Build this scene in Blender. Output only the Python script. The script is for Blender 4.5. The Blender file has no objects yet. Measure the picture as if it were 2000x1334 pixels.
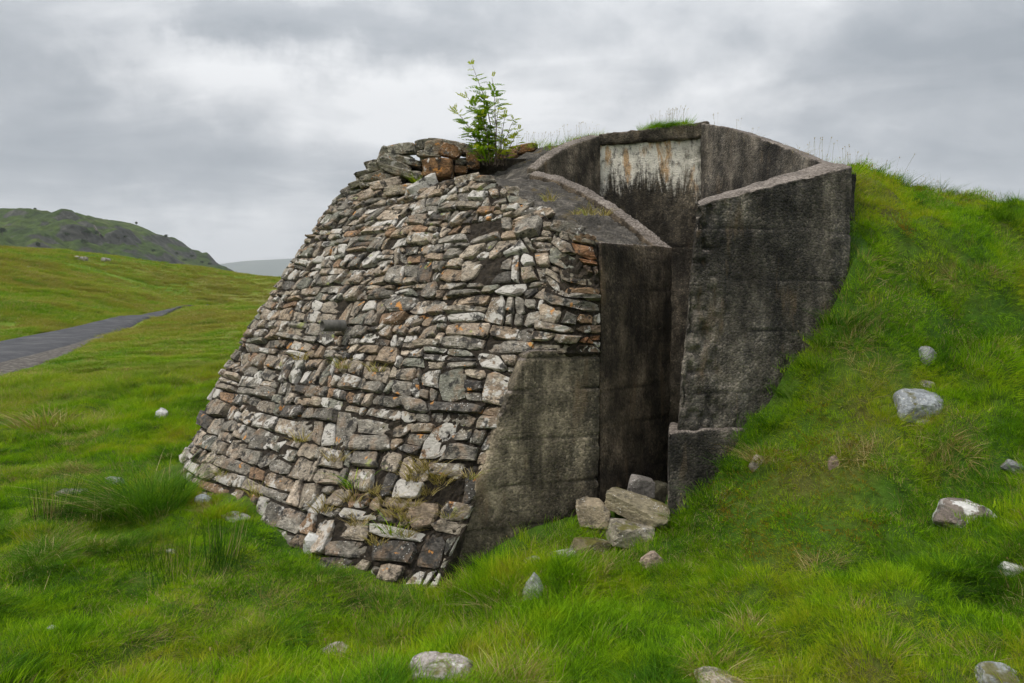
import bpy, bmesh, math, random
import numpy as np
from mathutils import Vector, Matrix, Euler, geometry, noise as mnoise

random.seed(7)
rng = np.random.default_rng(7)
SC = bpy.context.scene
COL = SC.collection
R = math.radians

# ------------------------------------------------------------------ camera
CAM_Z = 1.6
PITCH = R(-3.0)
F = 1333.0                       # focal length in photo pixels (24 mm on 36 mm)
cam_d = bpy.data.cameras.new('camera')
cam_d.lens = 24.0
cam_d.sensor_width = 36.0
cam_d.clip_start = 0.05
cam_d.clip_end = 20000
cam = bpy.data.objects.new('camera', cam_d)
COL.objects.link(cam)
cam.location = (0, 0, CAM_Z)
cam.rotation_euler = (R(90) + PITCH, 0, 0)
SC.camera = cam

# ------------------------------------------------------------------ node helper
class NT:
    """small wrapper for building node trees"""
    def __init__(self, tree):
        self.t = tree
        self.n = tree.nodes
        self.l = tree.links
    def new(self, typ, **kw):
        nd = self.n.new(typ)
        for k, v in kw.items():
            setattr(nd, k, v)
        return nd
    def link(self, a, b):
        self.l.new(a, b)
    def put(self, sock, v):
        if v is None:
            return
        if isinstance(v, bpy.types.NodeSocket):
            self.l.new(v, sock)
        else:
            if sock.type == 'RGBA' and isinstance(v, (tuple, list)) and len(v) == 3:
                v = (*v, 1.0)
            sock.default_value = v
    def math(self, op, a, b=None, c=None, clamp=False):
        nd = self.new('ShaderNodeMath', operation=op, use_clamp=clamp)
        self.put(nd.inputs[0], a)
        self.put(nd.inputs[1], b)
        self.put(nd.inputs[2], c)
        return nd.outputs[0]
    def vmath(self, op, a, b=None):
        nd = self.new('ShaderNodeVectorMath', operation=op)
        self.put(nd.inputs[0], a)
        self.put(nd.inputs[1], b)
        return nd.outputs[0]
    def noise(self, vec, scale, detail=4.0, rough=0.55, dist=0.0):
        nd = self.new('ShaderNodeTexNoise')
        self.put(nd.inputs['Vector'], vec)
        nd.inputs['Scale'].default_value = scale
        nd.inputs['Detail'].default_value = detail
        nd.inputs['Roughness'].default_value = rough
        nd.inputs['Distortion'].default_value = dist
        return nd.outputs['Fac']
    def vor(self, vec, scale, out='Distance', feature='F1'):
        nd = self.new('ShaderNodeTexVoronoi', feature=feature)
        self.put(nd.inputs['Vector'], vec)
        nd.inputs['Scale'].default_value = scale
        return nd.outputs[out]
    def ramp(self, fac, stops, interp='LINEAR'):
        nd = self.new('ShaderNodeValToRGB')
        nd.color_ramp.interpolation = interp
        e = nd.color_ramp.elements
        while len(e) < len(stops):
            e.new(0.5)
        for el, (p, c) in zip(e, stops):
            el.position = p
            if isinstance(c, (int, float)):
                c = (c, c, c)
            el.color = (*c, 1.0)
        self.put(nd.inputs[0], fac)
        return nd.outputs[0]
    def mix(self, fac, a, b, blend='MIX'):
        nd = self.new('ShaderNodeMix', data_type='RGBA', blend_type=blend)
        self.put(nd.inputs['Factor'], fac)
        self.put(nd.inputs[6], a)
        self.put(nd.inputs[7], b)
        return nd.outputs[2]
    def scalevec(self, vec, s, off=(0, 0, 0)):
        nd = self.new('ShaderNodeMapping')
        self.put(nd.inputs['Vector'], vec)
        nd.inputs['Scale'].default_value = s
        nd.inputs['Location'].default_value = off
        return nd.outputs[0]

def pix_dir(px, py):
    u, v = (px - 1000) / F, (667 - py) / F
    s, c = math.sin(PITCH), math.cos(PITCH)
    return Vector((u, c - v * s, s + v * c))

def at(px, py, y):
    """the point at forward distance y that the photo shows at (px, py)"""
    d = pix_dir(px, py)
    d = d * (y / d.y)
    return Vector((d.x, d.y, d.z + CAM_Z))

# ------------------------------------------------------------------ world and sun
SUN_EL, SUN_AZ = R(52), R(-118)     # from the left and a little behind the camera
world = bpy.data.worlds.new('World')
SC.world = world
world.use_nodes = True
w = NT(world.node_tree)
w.n.clear()
tc = w.new('ShaderNodeTexCoord')
gen = tc.outputs['Generated']
sky = w.new('ShaderNodeTexSky', sky_type='NISHITA')
sky.sun_disc = False
sky.sun_elevation = SUN_EL
sky.sun_rotation = SUN_AZ
sep = w.new('ShaderNodeSeparateXYZ')
w.link(gen, sep.inputs[0])
zc = w.math('MAXIMUM', sep.outputs[2], 0.0)
den = w.math('ADD', zc, 0.16)
cx = w.math('DIVIDE', sep.outputs[0], den)
cy = w.math('DIVIDE', sep.outputs[1], den)
comb = w.new('ShaderNodeCombineXYZ')
w.put(comb.inputs[0], cx)
w.put(comb.inputs[1], cy)
cl = comb.outputs[0]
n1 = w.noise(w.scalevec(cl, (0.62, 0.95, 1), (3.1, 1.7, 0.3)), 1.0, 8, 0.60, 0.6)
n2 = w.noise(w.scalevec(cl, (1.7, 2.5, 1), (8.1, 4.4, 2.3)), 1.0, 7, 0.62, 0.5)
# azimuth / elevation, slightly warped, for the big cloud masses of that day
warp = w.new('ShaderNodeTexNoise')
w.put(warp.inputs['Vector'], gen)
warp.inputs['Scale'].default_value = 6.0
warp.inputs['Detail'].default_value = 8
warp.inputs['Roughness'].default_value = 0.62
wsep = w.new('ShaderNodeSeparateColor')
w.link(warp.outputs['Color'], wsep.inputs[0])
az = w.math('ADD', w.math('ARCTAN2', sep.outputs[0], sep.outputs[1]), w.math('MULTIPLY', w.math('SUBTRACT', wsep.outputs[0], 0.5), 0.42))
el = w.math('ADD', w.math('ARCSINE', sep.outputs[2]), w.math('MULTIPLY', w.math('SUBTRACT', wsep.outputs[1], 0.5), 0.20))
def lobe(px, py, sx, sy, amp):
    d = pix_dir(px, py).normalized()
    a0, e0 = math.atan2(d.x, d.y), math.asin(d.z)
    qa = w.math('POWER', w.math('ABSOLUTE', w.math('DIVIDE', w.math('SUBTRACT', az, a0), sx / F)), 2.0)
    qe = w.math('POWER', w.math('ABSOLUTE', w.math('DIVIDE', w.math('SUBTRACT', el, e0), sy / F)), 2.0)
    g = w.math('EXPONENT', w.math('MULTIPLY', w.math('ADD', qa, qe), -1.0))
    return w.math('MULTIPLY', g, amp)
cov = w.math('ADD', w.math('MULTIPLY', n1, 0.58), w.math('MULTIPLY', n2, 0.42))
cov = w.math('ADD', w.math('MULTIPLY', w.math('SUBTRACT', cov, 0.5), 2.4), 0.53)
for lb in [(760, 200, 330, 70, .34), (490, 465, 140, 60, .42), (215, 70, 110, 60, .28), (1000, 270, 420, 90, .16), (420, 140, 110, 40, .2),
           (430, 55, 190, 42, -.36), (60, 200, 260, 75, -.30), (350, 300, 420, 45, -.16), (740, 40, 260, 45, -.28),
           (1580, 130, 380, 60, -.26), (1990, 190, 130, 150, -.30), (150, 350, 260, 40, -.18), (1300, 50, 200, 40, -.12), (1250, 220, 220, 50, .18), (1150, 130, 160, 30, .08)]:
    cov = w.math('ADD', cov, lobe(*lb))
cloud = w.ramp(cov, [(0.05, (.195, .213, .232)), (0.38, (.288, .302, .318)), (0.62, (.412, .420, .430)), (0.92, (.565, .567, .57))])
zen = w.math('ADD', 1.0, w.math('MULTIPLY', w.math('MAXIMUM', w.math('SUBTRACT', sep.outputs[2], 0.28), 0.0), 2.0))
cloud = w.vmath('SCALE', cloud)
w.put(cloud.node.inputs['Scale'], zen)
skyc = w.mix(0.95, w.mix(1.0, sky.outputs[0], (0.09, 0.09, 0.09), 'MULTIPLY'), cloud)
bg = w.new('ShaderNodeBackground')
w.put(bg.inputs['Color'], skyc)
bg.inputs['Strength'].default_value = 1.0
world.cycles.sampling_method = 'MANUAL'
world.cycles.sample_map_resolution = 256
wo = w.new('ShaderNodeOutputWorld')
w.link(bg.outputs[0], wo.inputs[0])

sun_d = bpy.data.lights.new('sun', 'SUN')
sun_d.energy = 1.5
sun_d.angle = R(14)
sun_d.color = (1.0, 0.955, 0.89)
sun = bpy.data.objects.new('sun', sun_d)
COL.objects.link(sun)
# direction towards the sun
SUND = Vector((math.sin(SUN_AZ) * math.cos(SUN_EL), math.cos(SUN_AZ) * math.cos(SUN_EL), math.sin(SUN_EL)))
sun.rotation_euler = SUND.to_track_quat('Z', 'Y').to_euler()
sun.location = (-20, -10, 40)

SC.view_settings.view_transform = 'Standard'
SC.view_settings.look = 'None'
SC.view_settings.gamma = 1.0
SC.view_settings.use_curve_mapping = False
SC.view_settings.exposure = 0.85
SC.render.engine = 'CYCLES'
SC.cycles.use_denoising = True
SC.cycles.use_adaptive_sampling = True
SC.cycles.adaptive_threshold = 0.025
SC.cycles.max_bounces = 4
SC.cycles.diffuse_bounces = 2
SC.cycles.transmission_bounces = 2
SC.cycles.transparent_max_bounces = 6

# ------------------------------------------------------------------ object helpers
def tag(o, label=None, cat=None, group=None, kind=None):
    if label: o['label'] = label
    if cat: o['category'] = cat
    if group: o['group'] = group
    if kind: o['kind'] = kind
    return o

def link(name, me, mat=None, parent=None, loc=None):
    o = bpy.data.objects.new(name, me)
    COL.objects.link(o)
    if mat is not None:
        me.materials.append(mat)
    if loc is not None:
        o.location = loc
    if parent is not None:
        o.parent = parent
        o.matrix_parent_inverse = Matrix.Translation(-parent_origin(parent))
    return o

def parent_origin(p):
    v = Vector(p.location)
    q = p.parent
    while q is not None:
        # all parents here only translate; matrix_parent_inverse cancels them
        q = None
    return v if p.parent is None else Vector((0, 0, 0)) + v

def mesh(name, verts, faces, smooth=False):
    me = bpy.data.meshes.new(name)
    me.from_pydata([tuple(v) for v in verts], [], faces)
    if smooth:
        me.polygons.foreach_set('use_smooth', [True] * len(me.polygons))
    me.update()
    return me

def empty(name, loc=(0, 0, 0)):
    o = bpy.data.objects.new(name, None)
    o.empty_display_size = 0.3
    COL.objects.link(o)
    o.location = loc
    return o

# ------------------------------------------------------------------ numpy value noise
def _hash(ix, iy, iz, seed):
    h = (ix.astype(np.int64) * 374761393 + iy.astype(np.int64) * 668265263 + iz.astype(np.int64) * 2147483647 + seed * 1274126177) & 0xFFFFFFFF
    h = ((h ^ (h >> 13)) * 1274126177) & 0xFFFFFFFF
    h = h ^ (h >> 16)
    return (h & 0xFFFF) / 65535.0

def vn(p, scale=1.0, seed=0):
    """3-D value noise, -1..1; p is (n,3)"""
    q = np.asarray(p, float) * scale
    i = np.floor(q).astype(np.int64)
    f = q - i
    f = f * f * f * (f * (f * 6 - 15) + 10)
    out = 0
    for dx in (0, 1):
        for dy in (0, 1):
            for dz in (0, 1):
                wgt = (f[:, 0] if dx else 1 - f[:, 0]) * (f[:, 1] if dy else 1 - f[:, 1]) * (f[:, 2] if dz else 1 - f[:, 2])
                out = out + wgt * _hash(i[:, 0] + dx, i[:, 1] + dy, i[:, 2] + dz, seed)
    return out * 2 - 1

def fbm(p, scale=1.0, octv=4, seed=0, gain=0.5):
    out, a, tot = 0, 1.0, 0
    for k in range(octv):
        out = out + a * vn(p, scale * 2 ** k, seed + 17 * k)
        tot += a
        a *= gain
    return out / tot

def vn2(x, y, scale, seed=0):
    p = np.stack([x, y, np.zeros_like(x) + seed * 3.37], -1)
    return vn(p, scale, seed)

# ------------------------------------------------------------------ materials
def new_mat(name):
    m = bpy.data.materials.new(name)
    m.use_nodes = True
    t = NT(m.node_tree)
    t.n.clear()
    out = t.new('ShaderNodeOutputMaterial')
    b = t.new('ShaderNodeBsdfPrincipled')
    t.link(b.outputs[0], out.inputs[0])
    b.inputs['Specular IOR Level'].default_value = 0.25
    b.inputs['Roughness'].default_value = 0.9
    return m, t, b, out

def bump(t, b, h, strength=0.5, dist=0.02):
    nd = t.new('ShaderNodeBump')
    nd.inputs['Strength'].default_value = strength
    nd.inputs['Distance'].default_value = dist
    t.put(nd.inputs['Height'], h)
    t.link(nd.outputs[0], b.inputs['Normal'])

def mat_stone():
    m, t, b, o = new_mat('facing_stone')
    g = t.new('ShaderNodeNewGeometry')
    P = g.outputs['Position']
    at_ = t.new('ShaderNodeAttribute', attribute_name='tone')
    tone, li = at_.outputs['Color'], at_.outputs['Alpha']
    var = t.noise(P, 13, 4, 0.65)
    grain = t.noise(t.scalevec(P, (34, 34, 80)), 1.0, 4, 0.7, 0.6)
    c = t.mix(1.0, tone, t.ramp(var, [(0.28, .40), (0.5, .88), (0.72, 1.4)]), 'MULTIPLY')
    c = t.mix(1.0, c, t.ramp(grain, [(0.28, .38), (0.5, .95), (0.72, 1.6)]), 'MULTIPLY')
    # iron staining, tan and brown
    rn = t.noise(t.scalevec(P, (1, 1, 1), (5, 2, 9)), 6.5, 4, .65)
    c = t.mix(t.ramp(rn, [(0.52, 0.0), (0.68, 0.6)]), c, t.mix(grain, (.16, .095, .055), (.42, .28, .17)))
    # grey-white crust lichen in patches
    l1 = t.noise(P, 9.5, 5, 0.62, 0.25)
    thr = t.math('ADD', t.math('MULTIPLY', li, 0.37), -0.222)
    l1 = t.math('ADD', l1, thr)
    lm = t.ramp(l1, [(0.50, 0.0), (0.54, 0.95)])
    c = t.mix(lm, c, t.mix(grain, (.36, .33, .29), (.72, .68, .62)))
    sp = t.ramp(t.vor(P, 48), [(0.16, 0.9), (0.26, 0.0)])
    sp = t.math('MULTIPLY', sp, t.ramp(t.noise(P, 4.5, 2), [(0.48, 0.0), (0.62, .8)]))
    c = t.mix(sp, c, (.70, .68, .64))
    # yellow-orange and green lichen spots
    orr = t.ramp(t.noise(t.scalevec(P, (1, 1, 1), (1, 7, 3)), 8.0, 4, 0.6), [(0.655, 0.0), (0.69, .8)])
    c = t.mix(orr, c, (.62, .27, .06))
    gr = t.ramp(t.noise(t.scalevec(P, (1, 1, 1), (11, 3, 5)), 6.0, 4, 0.6), [(0.67, 0.0), (0.71, .7)])
    c = t.mix(gr, c, (.33, .36, .11))
    # black lichen
    bl = t.ramp(t.noise(t.scalevec(P, (1, 1, 1), (2, 9, 1)), 10, 4, 0.7), [(0.54, 0.0), (0.62, .9)])
    c = t.mix(bl, c, (.03, .028, .026))
    t.link(c, b.inputs['Base Color'])
    h = t.math('ADD', t.math('MULTIPLY', grain, 0.7), t.math('MULTIPLY', t.noise(P, 38, 3, 0.65), 0.8))
    bump(t, b, h, 1.0, 0.022)
    return m

def mat_rock():
    m, t, b, o = new_mat('field_rock')
    g = t.new('ShaderNodeNewGeometry')
    P = g.outputs['Position']
    at_ = t.new('ShaderNodeAttribute', attribute_name='tone')
    tone, li = at_.outputs['Color'], at_.outputs['Alpha']
    sn = t.new('ShaderNodeSeparateXYZ')
    t.link(g.outputs['Normal'], sn.inputs[0])
    var = t.noise(P, 7, 4, 0.6)
    grain = t.noise(t.scalevec(P, (40, 40, 60)), 1.0, 4, 0.7, 0.4)
    c = t.mix(1.0, tone, t.ramp(var, [(0.3, .65), (0.5, 1.0), (0.7, 1.4)]), 'MULTIPLY')
    c = t.mix(1.0, c, t.ramp(grain, [(0.28, .55), (0.5, 1.0), (0.72, 1.4)]), 'MULTIPLY')
    l1 = t.math('ADD', t.noise(P, 6.5, 4, 0.6, 0.2), t.math('ADD', t.math('MULTIPLY', li, 0.34), -0.22))
    c = t.mix(t.ramp(l1, [(0.50, 0.0), (0.54, 0.95)]), c, t.mix(grain, (.50, .48, .45), (.84, .82, .79)))
    dkp = t.ramp(t.noise(t.scalevec(P, (1, 1, 1), (8, 1, 3)), 12, 4, .7), [(0.54, 0.0), (0.64, .7)])
    c = t.mix(dkp, c, (.06, .055, .045))
    spk = t.math('MULTIPLY', t.ramp(t.vor(P, 42), [(0.14, .9), (0.24, 0.0)]), t.ramp(t.noise(P, 5, 2), [(0.46, 0.0), (0.58, .9)]))
    c = t.mix(spk, c, (.62, .60, .56))
    ms = t.math('ADD', t.noise(t.scalevec(P, (1, 1, 1), (4, 4, 4)), 5, 4, .65), t.math('MULTIPLY', sn.outputs[2], .10))
    c = t.mix(t.ramp(ms, [(0.62, 0.0), (0.70, .85)]), c, (.11, .10, .018))
    t.link(c, b.inputs['Base Color'])
    bump(t, b, t.math('ADD', t.math('MULTIPLY', grain, .7), t.noise(P, 22, 3, .6)), .8, .02)
    return m

def mat_mortar():
    m, t, b, o = new_mat('dark_joint_fill')
    g = t.new('ShaderNodeNewGeometry')
    P = g.outputs['Position']
    n = t.noise(P, 22, 6, 0.7)
    t.link(t.ramp(n, [(0.3, (.016, .013, .010)), (0.55, (.05, .039, .028)), (0.75, (.12, .093, .062))]), b.inputs['Base Color'])
    bump(t, b, t.noise(P, 60, 5, .7), 1.0, 0.03)
    return m

def mat_concrete(name, light, dark, dark_lo, dark_hi, white=False, moss=0.0, bk=.6, speck=.28):
    m, t, b, o = new_mat(name)
    g = t.new('ShaderNodeNewGeometry')
    P = g.outputs['Position']
    N = g.outputs['Normal']
    sepn = t.new('ShaderNodeSeparateXYZ')
    t.link(N, sepn.inputs[0])
    big = t.noise(P, 3.2, 5, 0.62, 0.3)
    streak = t.noise(t.scalevec(P, (6.5, 6.5, 0.75)), 1.0, 4, 0.6, 0.3)
    fine = t.noise(P, 48, 3, 0.72)
    vnode = t.new('ShaderNodeTexVoronoi')
    t.put(vnode.inputs['Vector'], P)
    vnode.inputs['Scale'].default_value = 68
    peb, pebd = vnode.outputs['Color'], vnode.outputs['Distance']
    psep = t.new('ShaderNodeSeparateColor')
    t.link(peb, psep.inputs[0])
    jt = t.new('ShaderNodeAttribute', attribute_name='joint')
    base = t.mix(t.ramp(big, [(0.3, 0.0), (0.7, 1.0)]), tuple(x * .75 for x in light), tuple(x * 1.25 for x in light))
    base = t.mix(1.0, base, t.ramp(fine, [(0.28, .55), (0.5, 1.0), (0.72, 1.45)]), 'MULTIPLY')
    dk = t.math('ADD', t.math('MULTIPLY', streak, 0.55), t.math('MULTIPLY', big, 0.45))
    dk = t.math('ADD', dk, t.math('MULTIPLY', t.math('SUBTRACT', fine, .5), 0.35))
    dk = t.math('ADD', dk, t.math('MULTIPLY', t.math('SUBTRACT', psep.outputs[1], .5), 0.10))
    dm = t.ramp(dk, [(dark_lo, 0.0), (dark_hi, 1.0)])
    c = t.mix(t.math('MULTIPLY', dm, 0.88), base, t.mix(fine, dark, tuple(x * 2.6 for x in dark)))
    c = t.mix(t.ramp(psep.outputs[0], [(0.72, 0.0), (0.95, speck)]), c, tuple(min(1, x * 1.9) for x in light))
    c = t.mix(t.ramp(psep.outputs[2], [(0.78, 0.0), (0.9, speck)]), c, dark)
    blot = t.noise(t.scalevec(P, (1.0, 1.0, .8), (7, 7, 1)), 1.7, 4, .6)
    c = t.mix(1.0, c, t.ramp(blot, [(0.34, .40), (0.5, 1.0), (0.64, 2.1)]), 'MULTIPLY')
    mot = t.noise(t.scalevec(P, (1, 1, .7), (2, 5, 8)), 7.5, 5, .7)
    c = t.mix(1.0, c, t.ramp(mot, [(0.36, .50), (0.5, 1.0), (0.66, 1.75)]), 'MULTIPLY')
    pale = t.ramp(t.noise(t.scalevec(P, (1, 1, 1), (6, 3, 1)), 13, 5, .7), [(0.64, 0.0), (0.72, .45)])
    c = t.mix(pale, c, tuple(min(1, x * 2.6) for x in light))
    c = t.mix(t.math('MULTIPLY', jt.outputs['Fac'], 0.85), c, dark)
    # black water runs and faint shutter-board marks
    run = t.noise(t.scalevec(P, (8, 8, .5), (3, 8, 2)), 1.0, 4, .65, .2)
    c = t.mix(t.math('MULTIPLY', t.ramp(run, [(0.52, 0.0), (0.68, .8)]), t.ramp(t.noise(t.scalevec(P, (1, 1, 1), (9, 2, 6)), 1.8, 3), [(0.42, 0.0), (0.6, 1.0)])), c, dark)
    spz = t.new('ShaderNodeSeparateXYZ')
    t.link(P, spz.inputs[0])
    bz = t.math('ADD', t.math('MULTIPLY', spz.outputs[2], 7.3), t.math('MULTIPLY', t.noise(P, 2.0, 2), .35))
    bl_ = t.math('ABSOLUTE', t.math('SUBTRACT', t.math('FRACT', bz), .5))
    blm = t.math('MULTIPLY', t.ramp(bl_, [(0.0, .65), (0.05, 0.0)]), t.ramp(t.noise(P, 5, 3), [(0.5, 0.0), (0.66, 1.0)]))
    c = t.mix(blm, c, dark)
    br = t.ramp(t.noise(t.scalevec(P, (7, 7, 1.6), (4, 3, 2)), 1.0, 5, .6), [(0.6, 0.0), (0.74, .55)])
    c = t.mix(br, c, (.17, .115, .065))
    if white:
        sp = t.new('ShaderNodeSeparateXYZ')
        t.link(P, sp.inputs[0])
        st = t.noise(t.scalevec(P, (9, 3, 1.0), (1.3, 0, 5)), 1.0, 6, 0.78, 0.8)
        st2 = t.noise(t.scalevec(P, (5.0, 3, .35), (2, 2, 2)), 1.0, 4, 0.6, 0.1)
        # lime leached out along the joint below the lintel and run down the wall
        hgt = t.math('SUBTRACT', sp.outputs[2], white)
        k = t.math('ADD', t.math('MULTIPLY', hgt, 1.6), t.math('ADD', t.math('MULTIPLY', st, 1.9), t.math('MULTIPLY', st2, 1.0)))
        wm = t.ramp(t.math('ADD', k, t.math('MULTIPLY', t.math('SUBTRACT', fine, .5), .5)), [(0.70, 0.0), (1.42, 1.0)])
        oc = t.ramp(t.noise(t.scalevec(P, (5, 3, 1.4), (7, 1, 3)), 1.0, 5, .6), [(0.38, (.62, .57, .48)), (0.52, (.76, .71, .61)), (0.59, (.50, .31, .15)), (0.66, (.68, .59, .46))])
        flake = t.ramp(t.noise(t.scalevec(P, (1, 1, .6), (3, 1, 4)), 15, 4, .7), [(0.36, .25), (0.5, 1.0)])
        c = t.mix(t.math('MULTIPLY', wm, flake), c, oc)
    # separate mottled top colour on upward-facing surfaces, masked by the normal
    up = t.ramp(t.math('ADD', sepn.outputs[2], t.math('MULTIPLY', t.math('SUBTRACT', fine, 0.5), 0.5)), [(0.45, 0.0), (0.75, 1.0)])
    if moss:
        mz = t.noise(P, 9, 6, .7)
        topc = t.ramp(mz, [(0.3, (.028, .026, .022)), (0.52, (.075, .066, .055)), (0.66, (.17, .15, .125)), (0.78, (.30, .27, .23))])
        topc = t.mix(t.ramp(t.noise(t.scalevec(P, (1, 1, 1), (3, 3, 3)), 4.0, 5, .65), [(0.58, 0.0), (0.68, moss)]), topc, (.12, .085, .03))
    else:
        topc = t.ramp(t.math('ADD', t.math('MULTIPLY', fine, .6), t.math('MULTIPLY', big, .4)), [(0.36, (.045, .038, .032)), (0.5, (.15, .125, .105)), (0.64, (.33, .285, .245))])
    c = t.mix(up, c, topc)
    t.link(c, b.inputs['Base Color'])
    h = t.math('ADD', t.math('MULTIPLY', fine, 0.9), t.math('MULTIPLY', pebd, -1.1))
    h = t.math('SUBTRACT', h, t.math('MULTIPLY', blm, .5))
    bump(t, b, h, bk, 0.022)
    return m

def mat_soil():
    m, t, b, o = new_mat('turf_soil')
    g = t.new('ShaderNodeNewGeometry')
    P = g.outputs['Position']
    n = t.noise(P, 1.1, 6, 0.6)
    f = t.noise(P, 18, 6, 0.7)
    c = t.ramp(n, [(0.3, (.03, .08, .006)), (0.45, (.05, .115, .007)), (0.56, (.08, .13, .010)), (0.66, (.11, .11, .024))])
    big = t.noise(t.scalevec(P, (.09, .09, .09)), 1.0, 5, .62)
    c2 = t.ramp(big, [(0.34, (.085, .19, .011)), (0.46, (.13, .22, .016)), (0.55, (.19, .22, .03)), (0.64, (.18, .16, .045)), (0.72, (.09, .17, .012))])
    ln = t.new('ShaderNodeVectorMath', operation='LENGTH')
    t.link(P, ln.inputs[0])
    c = t.mix(t.ramp(t.math('DIVIDE', ln.outputs['Value'], 40.0), [(0.2, 0.0), (0.6, 1.0)]), c, c2)
    c = t.mix(1.0, c, t.ramp(f, [(0.28, .45), (0.5, 1.0), (0.74, 1.5)]), 'MULTIPLY')
    t.link(c, b.inputs['Base Color'])
    bump(t, b, f, 0.9, 0.05)
    return m

def mat_grass(name, cols, straw, trans=0.35):
    m, t, b, o = new_mat(name)
    g = t.new('ShaderNodeNewGeometry')
    P = g.outputs['Position']
    at_ = t.new('ShaderNodeAttribute', attribute_name='blade')
    sepc = t.new('ShaderNodeSeparateColor')
    t.link(at_.outputs['Color'], sepc.inputs[0])
    rnd, rs = sepc.outputs[0], sepc.outputs[1]
    n = t.math('ADD', t.math('MULTIPLY', t.noise(P, 1.1, 2, 0.6), .62), t.math('MULTIPLY', t.noise(P, 5.0, 2, 0.6), .38))
    k = t.math('ADD', n, t.math('MULTIPLY', t.math('SUBTRACT', rnd, .5), 0.12))
    c = t.ramp(k, [(0.34, cols[0]), (0.44, cols[1]), (0.53, cols[2]), (0.61, cols[3]), (0.69, cols[4])])
    # far meadow patches
    big = t.noise(t.scalevec(P, (.09, .09, .09)), 1.0, 3, .62)
    ln = t.new('ShaderNodeVectorMath', operation='LENGTH')
    t.link(P, ln.inputs[0])
    big = t.math('ADD', t.math('MULTIPLY', big, .65), t.math('MULTIPLY', t.noise(t.scalevec(P, (.5, .5, .5)), 1.0, 2, .6), .35))
    far = t.ramp(t.math('DIVIDE', ln.outputs['Value'], 40.0), [(0.2, 0.0), (0.6, 1.0)])
    c2 = t.ramp(t.math('ADD', big, t.math('MULTIPLY', t.math('SUBTRACT', rnd, .5), 0.12)),
                [(0.36, (.10, .23, .010)), (0.45, (.17, .29, .016)), (0.52, (.27, .30, .035)), (0.59, (.26, .21, .05)), (0.66, (.12, .22, .012))])
    c = t.mix(far, c, c2)
    # dead straw blades
    sn = t.noise(t.scalevec(P, (1, 1, 1), (9, 4, 2)), 1.6, 2, .6)
    sm = t.math('ADD', rs, t.math('MULTIPLY', t.math('SUBTRACT', sn, .5), 1.1))
    sm = t.ramp(sm, [(1.0 - straw, 0.0), (1.04 - straw, 1.0)])
    c = t.mix(sm, c, t.mix(rnd, (.30, .22, .085), (.46, .38, .19)))
    c = t.mix(1.0, c, t.ramp(rnd, [(0.0, .72), (1.0, 1.3)]), 'MULTIPLY')
    t.link(c, b.inputs['Base Color'])
    b.inputs['Roughness'].default_value = 0.7
    b.inputs['Specular IOR Level'].default_value = 0.08
    tr = t.new('ShaderNodeBsdfTranslucent')
    t.link(t.mix(1.0, c, (1.15, 1.2, .7), 'MULTIPLY'), tr.inputs['Color'])
    ms = t.new('ShaderNodeMixShader')
    ms.inputs[0].default_value = trans
    t.link(b.outputs[0], ms.inputs[1])
    t.link(tr.outputs[0], ms.inputs[2])
    t.link(ms.outputs[0], o.inputs[0])
    return m

def mat_simple(name, stops, scale=8, detail=5, rough=.9, bs=.4, bd=.02, bscale=40):
    m, t, b, o = new_mat(name)
    g = t.new('ShaderNodeNewGeometry')
    P = g.outputs['Position']
    t.link(t.ramp(t.noise(P, scale, detail, .62), stops), b.inputs['Base Color'])
    b.inputs['Roughness'].default_value = rough
    bump(t, b, t.noise(P, bscale, 5, .65), bs, bd)
    return m

def mat_hill():
    m, t, b, o = new_mat('hillside')
    g = t.new('ShaderNodeNewGeometry')
    P = g.outputs['Position']
    sn = t.new('ShaderNodeSeparateXYZ')
    t.link(g.outputs['Normal'], sn.inputs[0])
    n = t.noise(P, .035, 7, .65)
    f = t.noise(P, .22, 6, .7)
    c = t.ramp(n, [(0.32, (.016, .030, .006)), (0.45, (.038, .068, .009)), (0.56, (.066, .102, .014)), (0.68, (.078, .088, .021))])
    c = t.mix(1.0, c, t.ramp(f, [(0.3, .4), (0.5, 1.0), (0.7, 1.6)]), 'MULTIPLY')
    rk = t.math('ADD', t.math('MULTIPLY', t.math('SUBTRACT', .86, sn.outputs[2]), 1.6), t.math('SUBTRACT', t.noise(P, .06, 7, .7), .30))
    c = t.mix(t.ramp(rk, [(0.27, 0.0), (0.36, .9)]), c, t.ramp(f, [(0.3, (.02, .02, .018)), (0.55, (.085, .082, .076)), (0.75, (.19, .18, .165))]))
    t.link(c, b.inputs['Base Color'])
    bump(t, b, f, 1.0, 4.0)
    return m

M_STONE = mat_stone()
M_ROCK = mat_rock()
M_MORTAR = mat_mortar()
M_CON_PANEL = mat_concrete('weathered_concrete', (.158, .130, .090), (.020, .0175, .013), .43, .60, bk=.28, speck=.3)
M_CON_DARK = mat_concrete('side_wall_concrete', (.115, .088, .060), (.017, .0135, .010), .38, .58, bk=.4)  # side wall: darker base colour than the cheek wall
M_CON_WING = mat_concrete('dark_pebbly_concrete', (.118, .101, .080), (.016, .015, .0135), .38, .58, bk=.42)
M_CON_INNER = mat_concrete('inner_concrete', (.125, .101, .072), (.020, .017, .013), .40, .60, bk=.4)
M_CON_WHITE = mat_concrete('lime_stained_concrete', (.105, .085, .058), (.014, .0125, .010), .34, .54, white=3.31, bk=.4)
M_CON_ROOF = mat_concrete('mossy_roof_concrete', (.10, .09, .075), (.022, .02, .017), .4, .6, moss=.8)
M_SOIL = mat_soil()
GC = [(.048, .130, .004), (.125, .265, .005), (.215, .365, .006), (.295, .360, .010), (.28, .265, .025)]
M_GRASS = mat_grass('meadow_grass', GC, .06)
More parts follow.
